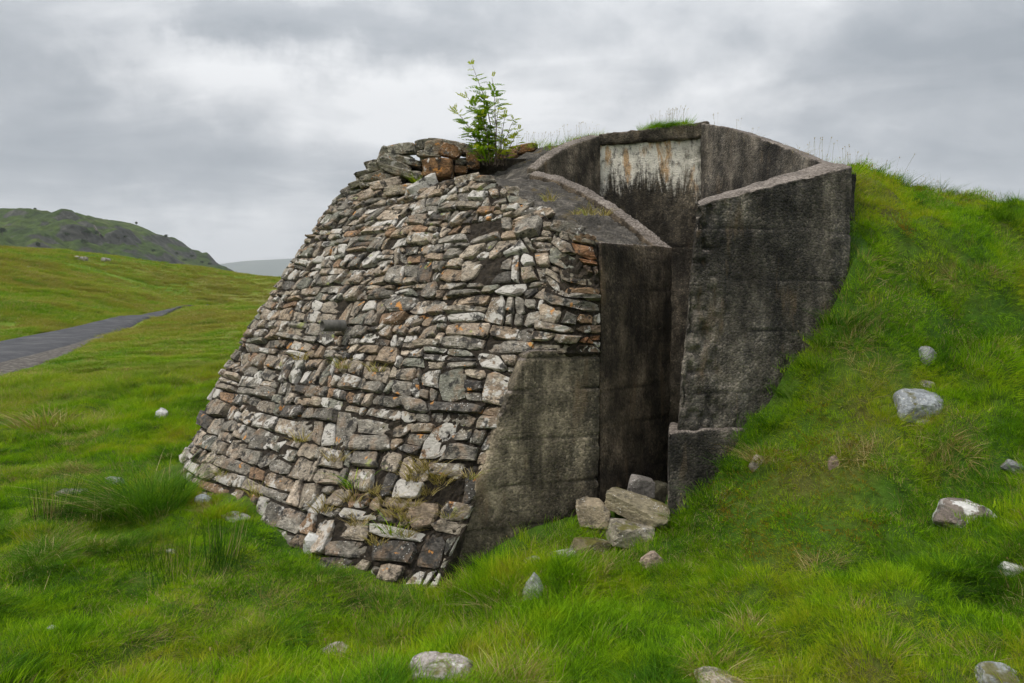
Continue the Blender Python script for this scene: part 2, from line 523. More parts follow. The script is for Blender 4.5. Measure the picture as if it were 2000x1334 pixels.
M_RUSH = mat_grass('rush_green', [(.02, .07, .008), (.03, .09, .008), (.045, .115, .01), (.07, .12, .015), (.12, .11, .03)], .10, .2)
M_TUSS = mat_grass('tussock_green', [(.035, .11, .005), (.055, .145, .006), (.08, .18, .007), (.11, .20, .010), (.14, .19, .02)], .06, .3)
M_STRAW = mat_grass('straw_grass', [(.22, .17, .05), (.26, .21, .06), (.30, .24, .075), (.24, .24, .05), (.16, .20, .03)], .35, .3)
M_MOSS = mat_grass('moss_tuft', [(.17, .11, .012), (.22, .14, .014), (.24, .17, .015), (.18, .19, .015), (.15, .15, .02)], .0, .25)
M_ROAD = mat_simple('road_asphalt', [(0.3, (.040, .040, .044)), (0.5, (.060, .060, .065)), (0.7, (.10, .098, .098))], 1.5, 8, .85, .5, .02, 60)
M_GRAVEL = mat_simple('gravel', [(0.3, (.04, .035, .03)), (0.5, (.10, .088, .075)), (0.7, (.22, .20, .18))], 9, 6, .95, .9, .03, 40)
M_HILL = mat_hill()
M_FAR = mat_simple('far_mountain', [(0.3, (.05, .075, .04)), (0.7, (.09, .11, .06))], .004, 5, .95, 0, 1, .1)
M_PIPE = mat_simple('pipe_clay', [(0.3, (.06, .058, .052)), (0.7, (.15, .14, .125))], 20, 5, .8, .3, .005, 80)
M_BARK = mat_simple('sapling_bark', [(0.3, (.07, .05, .035)), (0.7, (.16, .12, .085))], 30, 4, .8, .3, .003, 90)
M_BLOCK = mat_simple('cast_block', [(0.3, (.16, .14, .12)), (0.7, (.30, .265, .23))], 12, 6, .95, .6, .01, 60)

def mat_leaf(name, c0, c1, c2, trans=.4):
    m, t, b, o = new_mat(name)
    at_ = t.new('ShaderNodeAttribute', attribute_name='blade')
    sepc = t.new('ShaderNodeSeparateColor')
    t.link(at_.outputs['Color'], sepc.inputs[0])
    c = t.ramp(sepc.outputs[0], [(0.0, c0), (0.55, c1), (1.0, c2)])
    t.link(c, b.inputs['Base Color'])
    b.inputs['Roughness'].default_value = .5
    tr = t.new('ShaderNodeBsdfTranslucent')
    t.link(t.mix(1.0, c, (1.2, 1.2, .6), 'MULTIPLY'), tr.inputs['Color'])
    ms = t.new('ShaderNodeMixShader')
    ms.inputs[0].default_value = trans
    t.link(b.outputs[0], ms.inputs[1])
    t.link(tr.outputs[0], ms.inputs[2])
    t.link(ms.outputs[0], o.inputs[0])
    return m
M_LEAF = mat_leaf('rowan_leaf', (.07, .155, .012), (.17, .29, .018), (.40, .43, .03), .5)
M_TREE = mat_leaf('far_tree_leaf', (.02, .035, .008), (.03, .055, .012), (.05, .08, .018), .2)

# ------------------------------------------------------------------ terrain
CT = [  # x, y, z control points of the ground
 (0, 0, 0), (-2, 1, 0), (2, 1, .08), (-4, 3, .0), (0, 2.5, -.06), (-1.5, 3.2, -.10), (0, 3.6, -.16), (-3, 4.5, -.02),
 (-3.3, 6.4, 0), (-2.3, 5.4, -.04), (-1.45, 4.65, -.12), (-.86, 4.4, -.22), (-.46, 4.2, -.28), (-.15, 4.3, -.14), (.15, 4.45, -.02), (.6, 4.7, .05), (1.05, 4.55, .02),
 (1.43, 4.7, .36), (1.75, 4.8, .66), (2.09, 4.9, 1.05), (2.26, 4.96, 1.27), (2.43, 5.03, 1.56), (2.62, 5.12, 1.85),
 (2.72, 5.5, 2.22), (2.75, 5.75, 2.55), (3.15, 6.1, 2.72), (3.92, 6.4, 2.58), (4.9, 6.6, 2.40), (2.7, 6.6, 2.85),
 (2.2, 4.2, .68), (3.6, 4.8, 1.32), (2.6, 3.5, .56), (1.6, 4.25, .33), (1.7, 3.2, .14), (1.95, 2.6, .18), (3.0, 2.5, .4), (4.6, 4.4, 1.45), (6, 5.5, 2.0), (6.5, 7.5, 2.2), (5, 2, .7), (8, 4, 1.3),
 (3.5, 8, 2.95), (1.5, 8.8, 3.35), (.6, 9, 3.2), (1.5, 10, 2.7), (5, 10, 1.9), (1.5, 14, .3), (8, 14, .4), (-2.2, 9.4, .5), (-4.5, 9, .22), (-4.0, 7.5, .08), (-1, 9.8, 1.2),
 (-6, 6, .03), (-8, 10, .1), (-5, 13, .35), (-10.3, 13.8, .17), (-12.4, 16.6, .25), (-17.5, 23, .47), (-27, 60, 1.5), (-21, 42, .9), (-16, 29, .6), (-14, 23, .45),
 (-24, 32, 1.6), (-34, 45, 3.5), (-46, 62, 6.5), (-60, 80, 6.9), (-44.6, 70, 6.8), (-42, 80, 6.5), (-36, 90, 5.45), (-31, 90, 4.85), (-20, 92, 4.6), (-27, 65, 2.3), (-31, 55, 2.7),
 (-17, 55, 1.8), (-10, 40, 1.4), (-8, 25, .8), (-40, 110, 3.2), (-70, 110, 4), (-10, 110, 2.5), (30, 100, 0), (40, 40, 0), (20, 20, .2), (14, 10, .9), (30, 5, 0), (-30, 5, -.6), (-60, 40, 5), (0, -20, -.5), (-20, -10, -.8), (25, -15, -.3),
 (-14, 8, -.05), (-20, 15, .1),
]
CT = np.array(CT, float)
def _tps(r2):
    return np.where(r2 > 1e-12, 0.5 * r2 * np.log(np.maximum(r2, 1e-12)), 0.0)
_n = len(CT)
_A = np.zeros((_n + 3, _n + 3))
_d2 = ((CT[:, None, :2] - CT[None, :, :2]) ** 2).sum(-1)
_A[:_n, :_n] = _tps(_d2) + np.eye(_n) * 0.002
_A[:_n, _n] = 1; _A[:_n, _n + 1:] = CT[:, :2]
_A[_n, :_n] = 1; _A[_n + 1:, :_n] = CT[:, :2].T
_W = np.linalg.solve(_A, np.concatenate([CT[:, 2], np.zeros(3)]))

# footprint of the bunker: ground inside it is cut down to the passage floor
FOOT = [(-3.05, 6.75), (-2.15, 5.75), (-1.35, 5.0), (-.8, 4.68), (-.3, 4.58), (.55, 4.98), (.72, 4.98), (1.06, 4.86), (2.44, 5.26), (2.64, 5.45), (2.2, 7.62), (1.6, 8.0), (.2, 8.15), (-.9, 8.2), (-1.9, 8.2), (-2.7, 7.4)]
def in_poly(x, y, poly):
    ins = np.zeros(x.shape, bool)
    j = len(poly) - 1
    for i in range(len(poly)):
        xi, yi = poly[i]; xj, yj = poly[j]
        c = ((yi > y) != (yj > y)) & (x < (xj - xi) * (y - yi) / (yj - yi + 1e-12) + xi)
        ins ^= c
        j = i
    return ins

# road edges on the ground (x, y), far end last; the far edge and the near edge of the tarmac, and the foot of the gravel verge
ROAD_FAR = ROAD_NEAR = VERGE = []
ROAD_MID = []
def poly_dist(x, y, line):
    best = np.full(x.shape, 1e9)
    for (x0, y0), (x1, y1) in zip(line[:-1], line[1:]):
        dx, dy = x1 - x0, y1 - y0
        tt = np.clip(((x - x0) * dx + (y - y0) * dy) / (dx * dx + dy * dy), 0, 1)
        best = np.minimum(best, np.hypot(x - x0 - tt * dx, y - y0 - tt * dy))
    return best
def on_road(x, y):
    return in_poly(x, y, ROAD_FAR + ROAD_NEAR[::-1]) | in_poly(x, y, ROAD_NEAR[:len(VERGE)] + VERGE[::-1])

def hz(x, y, micro=True, cut=True):
    x = np.asarray(x, float); y = np.asarray(y, float)
    shp = x.shape
    x = x.ravel(); y = y.ravel()
    z = np.empty_like(x)
    for s in range(0, len(x), 60000):
        xs, ys = x[s:s + 60000], y[s:s + 60000]
        k = _tps((xs[:, None] - CT[:, 0]) ** 2 + (ys[:, None] - CT[:, 1]) ** 2)
        z[s:s + 60000] = k @ _W[:_n] + _W[_n] + _W[_n + 1] * xs + _W[_n + 2] * ys
    z = np.clip(z, -4, 9)
    r = np.hypot(x + 10, y - 30)
    t = np.clip((r - 95) / 60, 0, 1)
    t = t * t * (3 - 2 * t)
    z = z * (1 - t) - 4 * t
    if micro:
        rd = poly_dist(x, y, ROAD_MID)
        off = np.clip((rd - 2.2) / 1.5, 0, 1)
        near = np.clip(1 - (np.hypot(x, y) - 25) / 40, 0.0, 1)
        hum = 0.06 * vn2(x, y, 1.3, 1) + 0.060 * vn2(x, y, 3.1, 2) + 0.034 * vn2(x, y, 6.5, 3)
        hum = hum * (1 + 1.0 * np.clip((x - 1.0) / 1.0, 0, 1) * (np.hypot(x, y) < 20))
        far = .35 * vn2(x, y, .11, 5) + .18 * vn2(x, y, .33, 6)
        dist = np.hypot(x, y)
        fw = np.clip((dist - 14) / 14, 0, 1)
        z = z + off * (hum * (near * .85 + .15) + (far + .10 * vn2(x, y, .9, 7)) * fw * (1 - t))
        z = z - .10 * np.clip((1.9 - rd) / .5, 0, 1)
    if cut:
        ins = in_poly(x, y, FOOT)
        z = np.where(ins, np.minimum(z, 0.0), z)
    return z.reshape(shp)

def ground_at(px, py, lo=1.6, hi=120.0):
    """where the sight line through (px, py) meets the ground"""
    d = pix_dir(px, py)
    ys = np.concatenate([np.arange(lo, 14, .02), np.arange(14, hi, .2)])
    xs = ys * d.x / d.y
    zs = CAM_Z + ys * d.z / d.y
    g = hz(xs, ys)
    k = np.argmax(zs < g)
    return Vector((xs[k], ys[k], g[k]))

def axis(lo, hi, d0, d1, step, grow, far):
    core = list(np.arange(d0, d1 + 1e-6, step))
    a = [d0]; s = step
    while a[-1] > lo:
        s = min(s * grow, far); a.append(a[-1] - s)
    b = [core[-1]]; s = step
    while b[-1] < hi:
        s = min(s * grow, far); b.append(b[-1] + s)
    return np.array(sorted(set(a[1:] + core + b[1:])))

def flat_at(px, py):
    d = pix_dir(px, py)
    ys = np.arange(8, 110, .1)
    g = hz(ys * d.x / d.y, ys, micro=False)
    k = np.argmax(CAM_Z + ys * d.z / d.y < g)
    return (float(ys[k] * d.x / d.y), float(ys[k]))
ROAD_FAR = [flat_at(*q) for q in [(-260, 722), (-120, 690), (0, 663), (75, 648), (150, 633), (215, 620), (280, 609), (340, 601), (405, 593)]]
ROAD_NEAR = [flat_at(*q) for q in [(-260, 800), (-120, 745), (0, 706), (70, 690), (140, 672), (200, 654), (262, 633), (318, 614), (408, 596)]]
VERGE = [flat_at(*q) for q in [(-260, 860), (-120, 788), (0, 738), (70, 719), (140, 694), (205, 660)]]
ROAD_MID = [((a_[0] + b_[0]) / 2, (a_[1] + b_[1]) / 2) for a_, b_ in zip(ROAD_FAR, ROAD_NEAR)]
print('road', [(round(a_, 1), round(b_, 1)) for a_, b_ in ROAD_MID], [round(math.dist(a_, b_), 2) for a_, b_ in zip(ROAD_FAR, ROAD_NEAR)])

gx = axis(-5600, 5600, -5.0, 5.2, .06, 1.055, 160)
gy = axis(-5600, 5600, 1.2, 9.2, .06, 1.05, 160)
X, Y = np.meshgrid(gx, gy)
Z = hz(X, Y)
nx, ny = len(gx), len(gy)
co = np.stack([X.ravel(), Y.ravel(), Z.ravel()], -1)
idx = np.arange(nx * ny).reshape(ny, nx)
fc = np.stack([idx[:-1, :-1].ravel(), idx[:-1, 1:].ravel(), idx[1:, 1:].ravel(), idx[1:, :-1].ravel()], -1)
def grid_mesh(name, co, fc, smooth=True):
    me = bpy.data.meshes.new(name)
    me.vertices.add(len(co)); me.vertices.foreach_set('co', co.astype(np.float32).ravel())
    n = len(fc)
    me.loops.add(n * 4); me.loops.foreach_set('vertex_index', fc.astype(np.int32).ravel())
    me.polygons.add(n); me.polygons.foreach_set('loop_start', np.arange(0, n * 4, 4, dtype=np.int32))
    me.polygons.foreach_set('use_smooth', np.full(n, smooth))
    me.update(calc_edges=True)
    me.validate()
    return me
ground = link('ground', grid_mesh('ground', co, fc), M_SOIL)
tag(ground, 'rough green pasture rising to a grassy mound on the right', 'ground', kind='structure')

# ------------------------------------------------------------------ road and gravel verge
def strip(name, A, B, mat, lift, cols=9):
    """a sheet between two edge lines, draped on the ground with ragged sides"""
    A, B = np.array(A), np.array(B)
    n = 90
    t0 = np.linspace(0, 1, len(A)); t1 = np.linspace(0, 1, n)
    A = np.stack([np.interp(t1, t0, A[:, k]) for k in (0, 1)], -1); B = np.stack([np.interp(t1, t0, B[:, k]) for k in (0, 1)], -1)
    for _ in range(10):
        A[1:-1] = (A[:-2] + 2 * A[1:-1] + A[2:]) / 4; B[1:-1] = (B[:-2] + 2 * B[1:-1] + B[2:]) / 4
    c = []
    for j in range(cols):
        f = j / (cols - 1)
        q = A * (1 - f) + B * f
        if j in (0, cols - 1):
            dv = (A - B) / (np.linalg.norm(A - B, axis=1)[:, None] + 1e-6)
            q = q + dv * (0.16 * vn2(q[:, 0], q[:, 1], 1.1, 31 + j) + .08 * vn2(q[:, 0], q[:, 1], 3.5, 33 + j))[:, None]
        z = hz(q[:, 0], q[:, 1], micro=False) + lift - (.09 if j in (0, cols - 1) else 0) - .02 * (2 * f - 1) ** 2
        c.append(np.stack([q[:, 0], q[:, 1], z], -1))
    c = np.stack(c, 1)
    m, k = c.shape[:2]
    ii = np.arange(m * k).reshape(m, k)
    ff = np.stack([ii[:-1, :-1].ravel(), ii[1:, :-1].ravel(), ii[1:, 1:].ravel(), ii[:-1, 1:].ravel()], -1)[:, ::-1]
    return link(name, grid_mesh(name, c.reshape(-1, 3), ff), mat)
tag(strip('road', ROAD_FAR, ROAD_NEAR, M_ROAD, .03), 'narrow grey single-track road curving away through the pasture', 'road', kind='structure')
tag(strip('gravel_verge', ROAD_NEAR[:len(VERGE)], VERGE, M_GRAVEL, .024), 'brown gravel verge along the near edge of the road', 'verge', kind='structure')

# ------------------------------------------------------------------ far hill and mountain
def prof(pts, depth):
    xs = np.array([(p[0] - 1000) / F * depth for p in pts])
    zs = np.array([at(p[0], p[1], depth).z for p in pts])
    return xs, zs
HD = 420.0
hx, hzc = prof([(-900, 470), (-500, 440), (-250, 420), (-80, 415), (0, 408), (45, 409), (85, 405), (120, 412), (140, 419), (160, 414), (190, 419), (235, 420), (262, 428), (300, 440), (318, 450), (345, 475), (380, 503), (420, 526), (450, 540), (480, 552), (560, 580), (800, 610)], HD)
xs = np.arange(hx[0], hx[-1], 2.0)
ysr = np.arange(170, 640, 2.6)
X, Y = np.meshgrid(xs, ysr)
crest = np.interp(X, hx, hzc)
tt = np.where(Y < HD, (HD - Y) / 235.0, (Y - HD) / 200.0)
fall = np.clip(1 - tt ** 1.25, 0, 1)
P3 = np.stack([X.ravel(), Y.ravel(), np.zeros(X.size)], -1)
rough = (11.0 * fbm(P3, .016, 5, 3) + 6.0 * np.abs(fbm(P3, .05, 4, 9)) + 3.0 * fbm(P3, .13, 3, 12)).reshape(X.shape)
terr = crest * fall
stepz = 7.5
q = terr / stepz + 1.5 * fbm(P3, .012, 3, 44).reshape(X.shape)
ter2 = terr + stepz * .32 * np.sin(q * 2 * np.pi) / 2 * np.clip(fbm(P3, .02, 3, 71).reshape(X.shape) * 2 + .5, 0, 1)
Zh = ter2 + rough * np.clip(np.abs(Y - HD) / 50, .12, 1) * np.clip(crest / 25, 0, 1) - 3
idx = np.arange(X.size).reshape(X.shape)
fc = np.stack([idx[:-1, :-1].ravel(), idx[:-1, 1:].ravel(), idx[1:, 1:].ravel(), idx[1:, :-1].ravel()], -1)
hill = link('hill', grid_mesh('hill', np.stack([X.ravel(), Y.ravel(), Zh.ravel()], -1), fc), M_HILL)
tag(hill, 'craggy green hill with grey rock outcrops beyond the road', 'hill', kind='structure')
def hill_z(x, y):
    i = int(np.clip((y - 170) / 2.6, 0, Zh.shape[0] - 1)); j = int(np.clip((x - xs[0]) / 2.0, 0, Zh.shape[1] - 1))
    return float(Zh[i, j])
def hill_at(px, py):
    d = pix_dir(px, py)
    for yy in np.arange(172, 430, 1.0):
        if CAM_Z + yy * d.z / d.y < hill_z(yy * d.x / d.y, yy):
            return Vector((yy * d.x / d.y, yy, hill_z(yy * d.x / d.y, yy)))
    return None

MD = 5000.0
mx, mz = prof([(-1200, 560), (-600, 470), (-200, 440), (200, 500), (350, 524), (400, 519), (440, 513), (480, 508), (520, 506), (560, 504), (620, 500), (700, 508), (900, 520), (1300, 500), (1700, 470), (2100, 500), (2600, 560)], MD)
X, Y = np.meshgrid(np.arange(max(mx[0], -5400), min(mx[-1], 5400), 40.0), np.arange(MD - 1200, MD + 500, 40.0))
P3 = np.stack([X.ravel(), Y.ravel(), np.zeros(X.size)], -1)
Zm = np.interp(X, mx, mz) * np.clip(1 - np.abs(Y - MD) / np.where(Y < MD, 1180, 480), 0, 1) ** .8 + 16 * fbm(P3, .0025, 4, 5).reshape(X.shape) * np.clip(np.abs(Y - MD) / 250, .1, 1) - 6
idx = np.arange(X.size).reshape(X.shape)
fc = np.stack([idx[:-1, :-1].ravel(), idx[:-1, 1:].ravel(), idx[1:, 1:].ravel(), idx[1:, :-1].ravel()], -1)
tag(link('mountain', grid_mesh('mountain', np.stack([X.ravel(), Y.ravel(), Zm.ravel()], -1), fc), M_FAR), 'distant mountain fading into blue-grey haze', 'mountain', kind='structure')

# ------------------------------------------------------------------ bunker
bunker = empty('bunker', (0, 0, 0))
tag(bunker, 'derelict bunker of dry-stone facing and blackened concrete walls in the mound', 'bunker')

def prism(plan, tops, zb):
    """closed solid: plan polygon (ccw), a top height for each corner, flat bottom"""
    n = len(plan)
    vs = [Vector(p) for p in plan]
    r = geometry.delaunay_2d_cdt(vs, [], [list(range(n))], 1, 1e-5)
    tris = [tuple(f) for f in r[2]]
    verts = [(p[0], p[1], t) for p, t in zip(plan, tops)] + [(p[0], p[1], zb) for p in plan]
    faces = []
    for f in tris:
        faces.append(f)
        faces.append(tuple(i + n for i in reversed(f)))
    for i in range(n):
        j = (i + 1) % n
        faces.append((i, i + n, j + n, j))
    return verts, faces

def concrete(name, solids, mat, parent, voxel=.02, amp=.006, lifts=(), pits=.0, seed=0, honey=None, groove=.010, chip=.014):
    """solids merged, voxel-rounded, then roughened; lifts = heights of the casting joints"""
    verts, faces = [], []
    for v, f in solids:
        k = len(verts)
        verts += v
        faces += [tuple(i + k for i in ff) for ff in f]
    me = mesh(name, verts, faces)
    bm = bmesh.new(); bm.from_mesh(me)
    bmesh.ops.recalc_face_normals(bm, faces=bm.faces)
    bm.to_mesh(me); bm.free()
    tmp = bpy.data.objects.new('tmp', me)
    COL.objects.link(tmp)
    md = tmp.modifiers.new('r', 'REMESH')
    md.mode = 'VOXEL'; md.voxel_size = voxel
    dg = bpy.context.evaluated_depsgraph_get()
    out = bpy.data.meshes.new_from_object(tmp.evaluated_get(dg))
    bpy.data.objects.remove(tmp)
    n = len(out.vertices)
    c = np.empty(n * 3, np.float32); out.vertices.foreach_get('co', c); c = c.reshape(-1, 3).astype(float)
    nm = np.empty(n * 3, np.float32); out.vertices.foreach_get('normal', nm); nm = nm.reshape(-1, 3)
    d = amp * 1.2 * fbm(c, 3.5, 3, seed) + amp * .25 * vn(c, 33, seed + 5)
    joint = np.zeros(n)
    d -= pits * np.clip(vn(c, 24, seed + 9) - .25, 0, 1) * np.clip(.4 + fbm(c, 2.2, 3, seed + 3) * 2, 0, 1)
    if honey is not None:                               # a honeycombed strip of badly vibrated concrete
        hx0, hx1 = honey
        m = np.exp(-((c[:, 0] - hx0) / hx1) ** 2)
        d -= m * .05 * np.clip(vn(c, 21, seed + 19) - .0, 0, 1)
    prev = None
    wob = .012 * vn(c, 2.0, seed + 21)
    for k, zl in enumerate(lifts):
        zz = c[:, 2] + wob - zl
        jm = np.exp(-(zz / .009) ** 2) * np.clip(.6 + vn(c, 5, seed + 31 + k), 0, 1) * (np.abs(nm[:, 2]) < .6)
        d -= groove * .9 * jm
        joint = np.maximum(joint, jm)
        d += np.where(zz > 0, 1, 0) * ((k * 7919 + seed * 13) % 5 - 2) * .0022
    ne = len(out.edges)
    ed = np.empty(ne * 2, np.int32); out.edges.foreach_get('vertices', ed); ed = ed.reshape(-1, 2)
    bend = np.zeros(n)
    dt = 1 - (nm[ed[:, 0]] * nm[ed[:, 1]]).sum(1)
    np.maximum.at(bend, ed[:, 0], dt); np.maximum.at(bend, ed[:, 1], dt)
    bend = np.clip(bend * 12, 0, 1)
    for _ in range(2):
        b2 = bend.copy()
        np.maximum.at(b2, ed[:, 0], bend[ed[:, 1]] * .75); np.maximum.at(b2, ed[:, 1], bend[ed[:, 0]] * .75)
        bend = b2
    up = np.abs(nm[:, 2]) > .6
    d[up] = amp * 1.3 * fbm(c[up], 12, 4, seed + 2)
    d -= bend * chip * np.clip(vn(c, 11, seed + 41) * .8 + vn(c, 26, seed + 43) * .6 + .25, 0, 1.2)
    c = c + nm * d[:, None]
    out.vertices.foreach_set('co', c.astype(np.float32).ravel())
    out.polygons.foreach_set('use_smooth', np.ones(len(out.polygons), bool))
    ja = out.attributes.new('joint', 'FLOAT', 'POINT'); ja.data.foreach_set('value', joint.astype(np.float32))
    out.materials.clear()
    out.update()
    out.name = name
    return link(name, out, mat, parent)

# -- the stone-faced batter: control grid, rows from the foot up, columns left to right (photo x, y, distance)
SG = [
 [(420, 900, 7.9), (490, 770, 8.1), (545, 650, 8.3), (605, 545, 8.45), (690, 430, 8.6), (760, 370, 8.7)],
 [(338, 940, 6.55), (408, 802, 6.85), (468, 682, 7.15), (543, 566, 7.4), (640, 420, 7.75), (722, 352, 8.0)],
 [(450, 1000, 5.55), (520, 850, 5.85), (580, 705, 6.2), (645, 570, 6.5), (722, 440, 6.8), (795, 374, 7.1)],
 [(600, 1068, 4.82), (665, 895, 5.12), (720, 735, 5.42), (780, 590, 5.76), (840, 440, 6.1), (885, 354, 6.35)],
 [(738, 1130, 4.50), (800, 935, 4.75), (850, 762, 4.97), (895, 610, 5.22), (950, 460, 5.55), (978, 364, 5.9)],
 [(852, 1165, 4.33), (930, 975, 4.54), (985, 802, 4.66), (1036, 685, 4.77), (1072, 545, 5.0), (1086, 440, 5.3)],
]
SGW = [[at(*p) for p in colm] for colm in SG]
QG = [
 [(1030, 690, 4.765), (1066, 560, 4.98), (1086, 440, 5.3)],
 [(1108, 690, 4.77), (1110, 575, 4.83), (1102, 452, 5.1)],
 [(1172, 690, 4.885), (1172, 580, 4.89), (1164, 474, 4.92)],
]
QGW = [[at(*p) for p in colm] for colm in QG]
def cr(p, t):
    """Catmull-Rom through a list of points, t in 0..1 (extrapolates a little)"""
    n = len(p) - 1
    x = t * n
    i = int(max(0, min(n - 1, math.floor(x))))
    f = x - i
    p1, p2 = p[i], p[i + 1]
    p0 = p[i - 1] if i > 0 else p1 * 2 - p2
    p3 = p[i + 2] if i + 2 <= n else p2 * 2 - p1
    return 0.5 * ((2 * p1) + (p2 - p0) * f + (2 * p0 - 5 * p1 + 4 * p2 - p3) * f * f + (3 * p1 - p0 - 3 * p2 + p3) * f ** 3)
def surf(G):
    def S(u, v):
        return cr([cr(colm, v) for colm in G], u)
    return S
S1a, S2 = surf(SGW), surf(QGW)
def S1(u, v):
    """the facing as it stands today: bulged, with a small hollow where stones have dropped out"""
    q = S1a(u, v)
    k = .05 * mnoise.noise(q * 1.9) - .15 * math.exp(-((u - .235) / .028) ** 2 - ((v - .37) / .035) ** 2)
    return q + Vector((-.52, -.72, .46)) * k
def normal(S, u, v, e=.01):
    a = S(u + e, v) - S(u - e, v)
    b = S(u, v + e) - S(u, v - e)
    return a.cross(b).normalized()
print('normal', normal(S1, .5, .5), normal(S2, .5, .5))

def backing(name, S, nu, nv, depth, parent):
    front, back = [], []
    for j in range(nv + 1):
        for i in range(nu + 1):
            u, v = i / nu, j / nv
            p = S(u, v); n = normal(S, u, v)
            k = random.uniform(-.016, .010)
            front.append(p + n * k)
            back.append(p - n * depth - Vector((0, 0, .12)))
    nn = len(front)
    faces = []
    w_ = nu + 1
    for j in range(nv):
        for i in range(nu):
            a = j * w_ + i
            q = (a, a + 1, a + w_ + 1, a + w_)
            faces.append(q)
            faces.append(tuple(x + nn for x in reversed(q)))
    border = [i for i in range(nu)] + [j * w_ + nu for j in range(nv)] + [nv * w_ + i for i in range(nu, 0, -1)] + [j * w_ for j in range(nv, 0, -1)]
    for a, b in zip(border, border[1:] + border[:1]):
        faces.append((a, a + nn, b + nn, b))
    return link(name, mesh(name, front + back, faces), M_MORTAR, parent)

facing = backing('stone_facing', S1, 130, 110, .30, bunker)
quoin = backing('quoin_facing', S2, 26, 34, .14, bunker)

TONES = [((.245, .23, .205), 5), ((.21, .21, .20), 5), ((.165, .165, .157), 3), ((.30, .28, .245), 3), ((.25, .215, .175), 2.2), ((.215, .155, .11), 1.0), ((.09, .09, .09), 1.8), ((.34, .31, .275), 1.2), ((.18, .195, .18), 1.8)]
RUSTY = [((.19, .105, .06), 3), ((.21, .15, .10), 2), ((.14, .11, .09), 2), ((.17, .165, .14), 2)]
def pick_tone(tab=TONES):
    t = random.choices([a for a, _ in tab], [b for _, b in tab])[0]
    k = random.uniform(.8, 1.22)
    t = (t[0] * 1.27, t[1] * 1.14, t[2] * .99)
    li = random.choices([random.uniform(0, .3), random.uniform(.3, .65), random.uniform(.8, 1.0)], [5, 4, .9])[0]
    return (t[0] * k, t[1] * k, t[2] * k, li)

def set_tone(me, cols):
    a = me.color_attributes.new('tone', 'FLOAT_COLOR', 'POINT')
    a.data.foreach_set('color', np.array(cols, np.float32).ravel())

STONES = []      # (area, verts, faces, tone, which)
def add_stone(S, poly, which, tone=None, prot=None):
    """poly: outline in (u, v) counter-clockwise, with metric scale mu, mv around it"""
    n = len(poly)
    cu = sum(p[0] for p in poly) / n; cv = sum(p[1] for p in poly) / n
    c = S(cu, cv); nr = normal(S, cu, cv)
    pts = [S(u, v) for u, v in poly]
    area = 0
    for i in range(n):
        area += (pts[i] - c).cross(pts[(i + 1) % n] - c).length / 2
    size = math.sqrt(area)
    pr = prot if prot is not None else random.uniform(.002, .048) * (0.6 + size * 2.2)
    tx, ty = random.uniform(-.30, .30), random.uniform(-.10, .40)
    e1 = (S(cu + .01, cv) - S(cu - .01, cv)).normalized(); e2 = nr.cross(e1)
    def lift(p, h):
        q = p - c
        return p + nr * (h + tx * q.dot(e1) * .7 - ty * q.dot(e2) * .7)
    vs = []
    for p in pts:
        vs.append(p - nr * .05)
    for p in pts:
        vs.append(lift(p, pr * random.uniform(.55, .9)))
    ins = random.uniform(.80, .93)
    for p in pts:
        k = ins * random.uniform(.9, 1.08)
        vs.append(lift(c + (p - c) * k, pr * random.uniform(.95, 1.2) + random.uniform(-.006, .008)))
    vs.append(lift(c + e1 * random.uniform(-.2, .2) * size + e2 * random.uniform(-.2, .2) * size, pr * random.uniform(1.0, 1.25) + random.uniform(-.006, .012)))
    fs = []
    for i in range(n):
        j = (i + 1) % n
        fs.append((i, j, n + j, n + i))
        fs.append((n + i, n + j, 2 * n + j, 2 * n + i))
        fs.append((2 * n + i, 2 * n + j, 3 * n))
    STONES.append((area, vs, fs, tone or pick_tone(), which))

def quad_poly(A, B, C, D, mu, mv, gap):
    """A,B,C,D = corners (u,v) ccw from lower left; returns a broken, gapped outline"""
    wid = ((B[0] - A[0]) + (C[0] - D[0])) / 2 * mu
    hei = ((D[1] - A[1]) + (C[1] - B[1])) / 2 * mv
    if wid < gap * 2.2 or hei < gap * 2.2:
        return None
    gu, gv = gap / mu, gap / mv
    A = (A[0] + gu, A[1] + gv); B = (B[0] - gu, B[1] + gv); C = (C[0] - gu, C[1] - gv); D = (D[0] + gu, D[1] - gv)
    cs = [A, B, C, D]
    out = []
    for i in range(4):
        p, q = cs[i], cs[(i + 1) % 4]
        pr = cs[i - 1]
        k = random.uniform(.04, .27) if random.random() < .82 else .42
        k2 = random.uniform(.04, .24)
        out.append((p[0] + (pr[0] - p[0]) * k, p[1] + (pr[1] - p[1]) * k))
        out.append((p[0] + (q[0] - p[0]) * k2, p[1] + (q[1] - p[1]) * k2))
    # a belly or a dent on the long edges
    cu = sum(p[0] for p in out) / 8; cv = sum(p[1] for p in out) / 8
    j = .032
    out = [(u + random.uniform(-j, j) * min(1, wid * 6) / mu * .5, v + random.uniform(-j, j) * min(1, hei * 6) / mv * .5) for u, v in out]
    return out

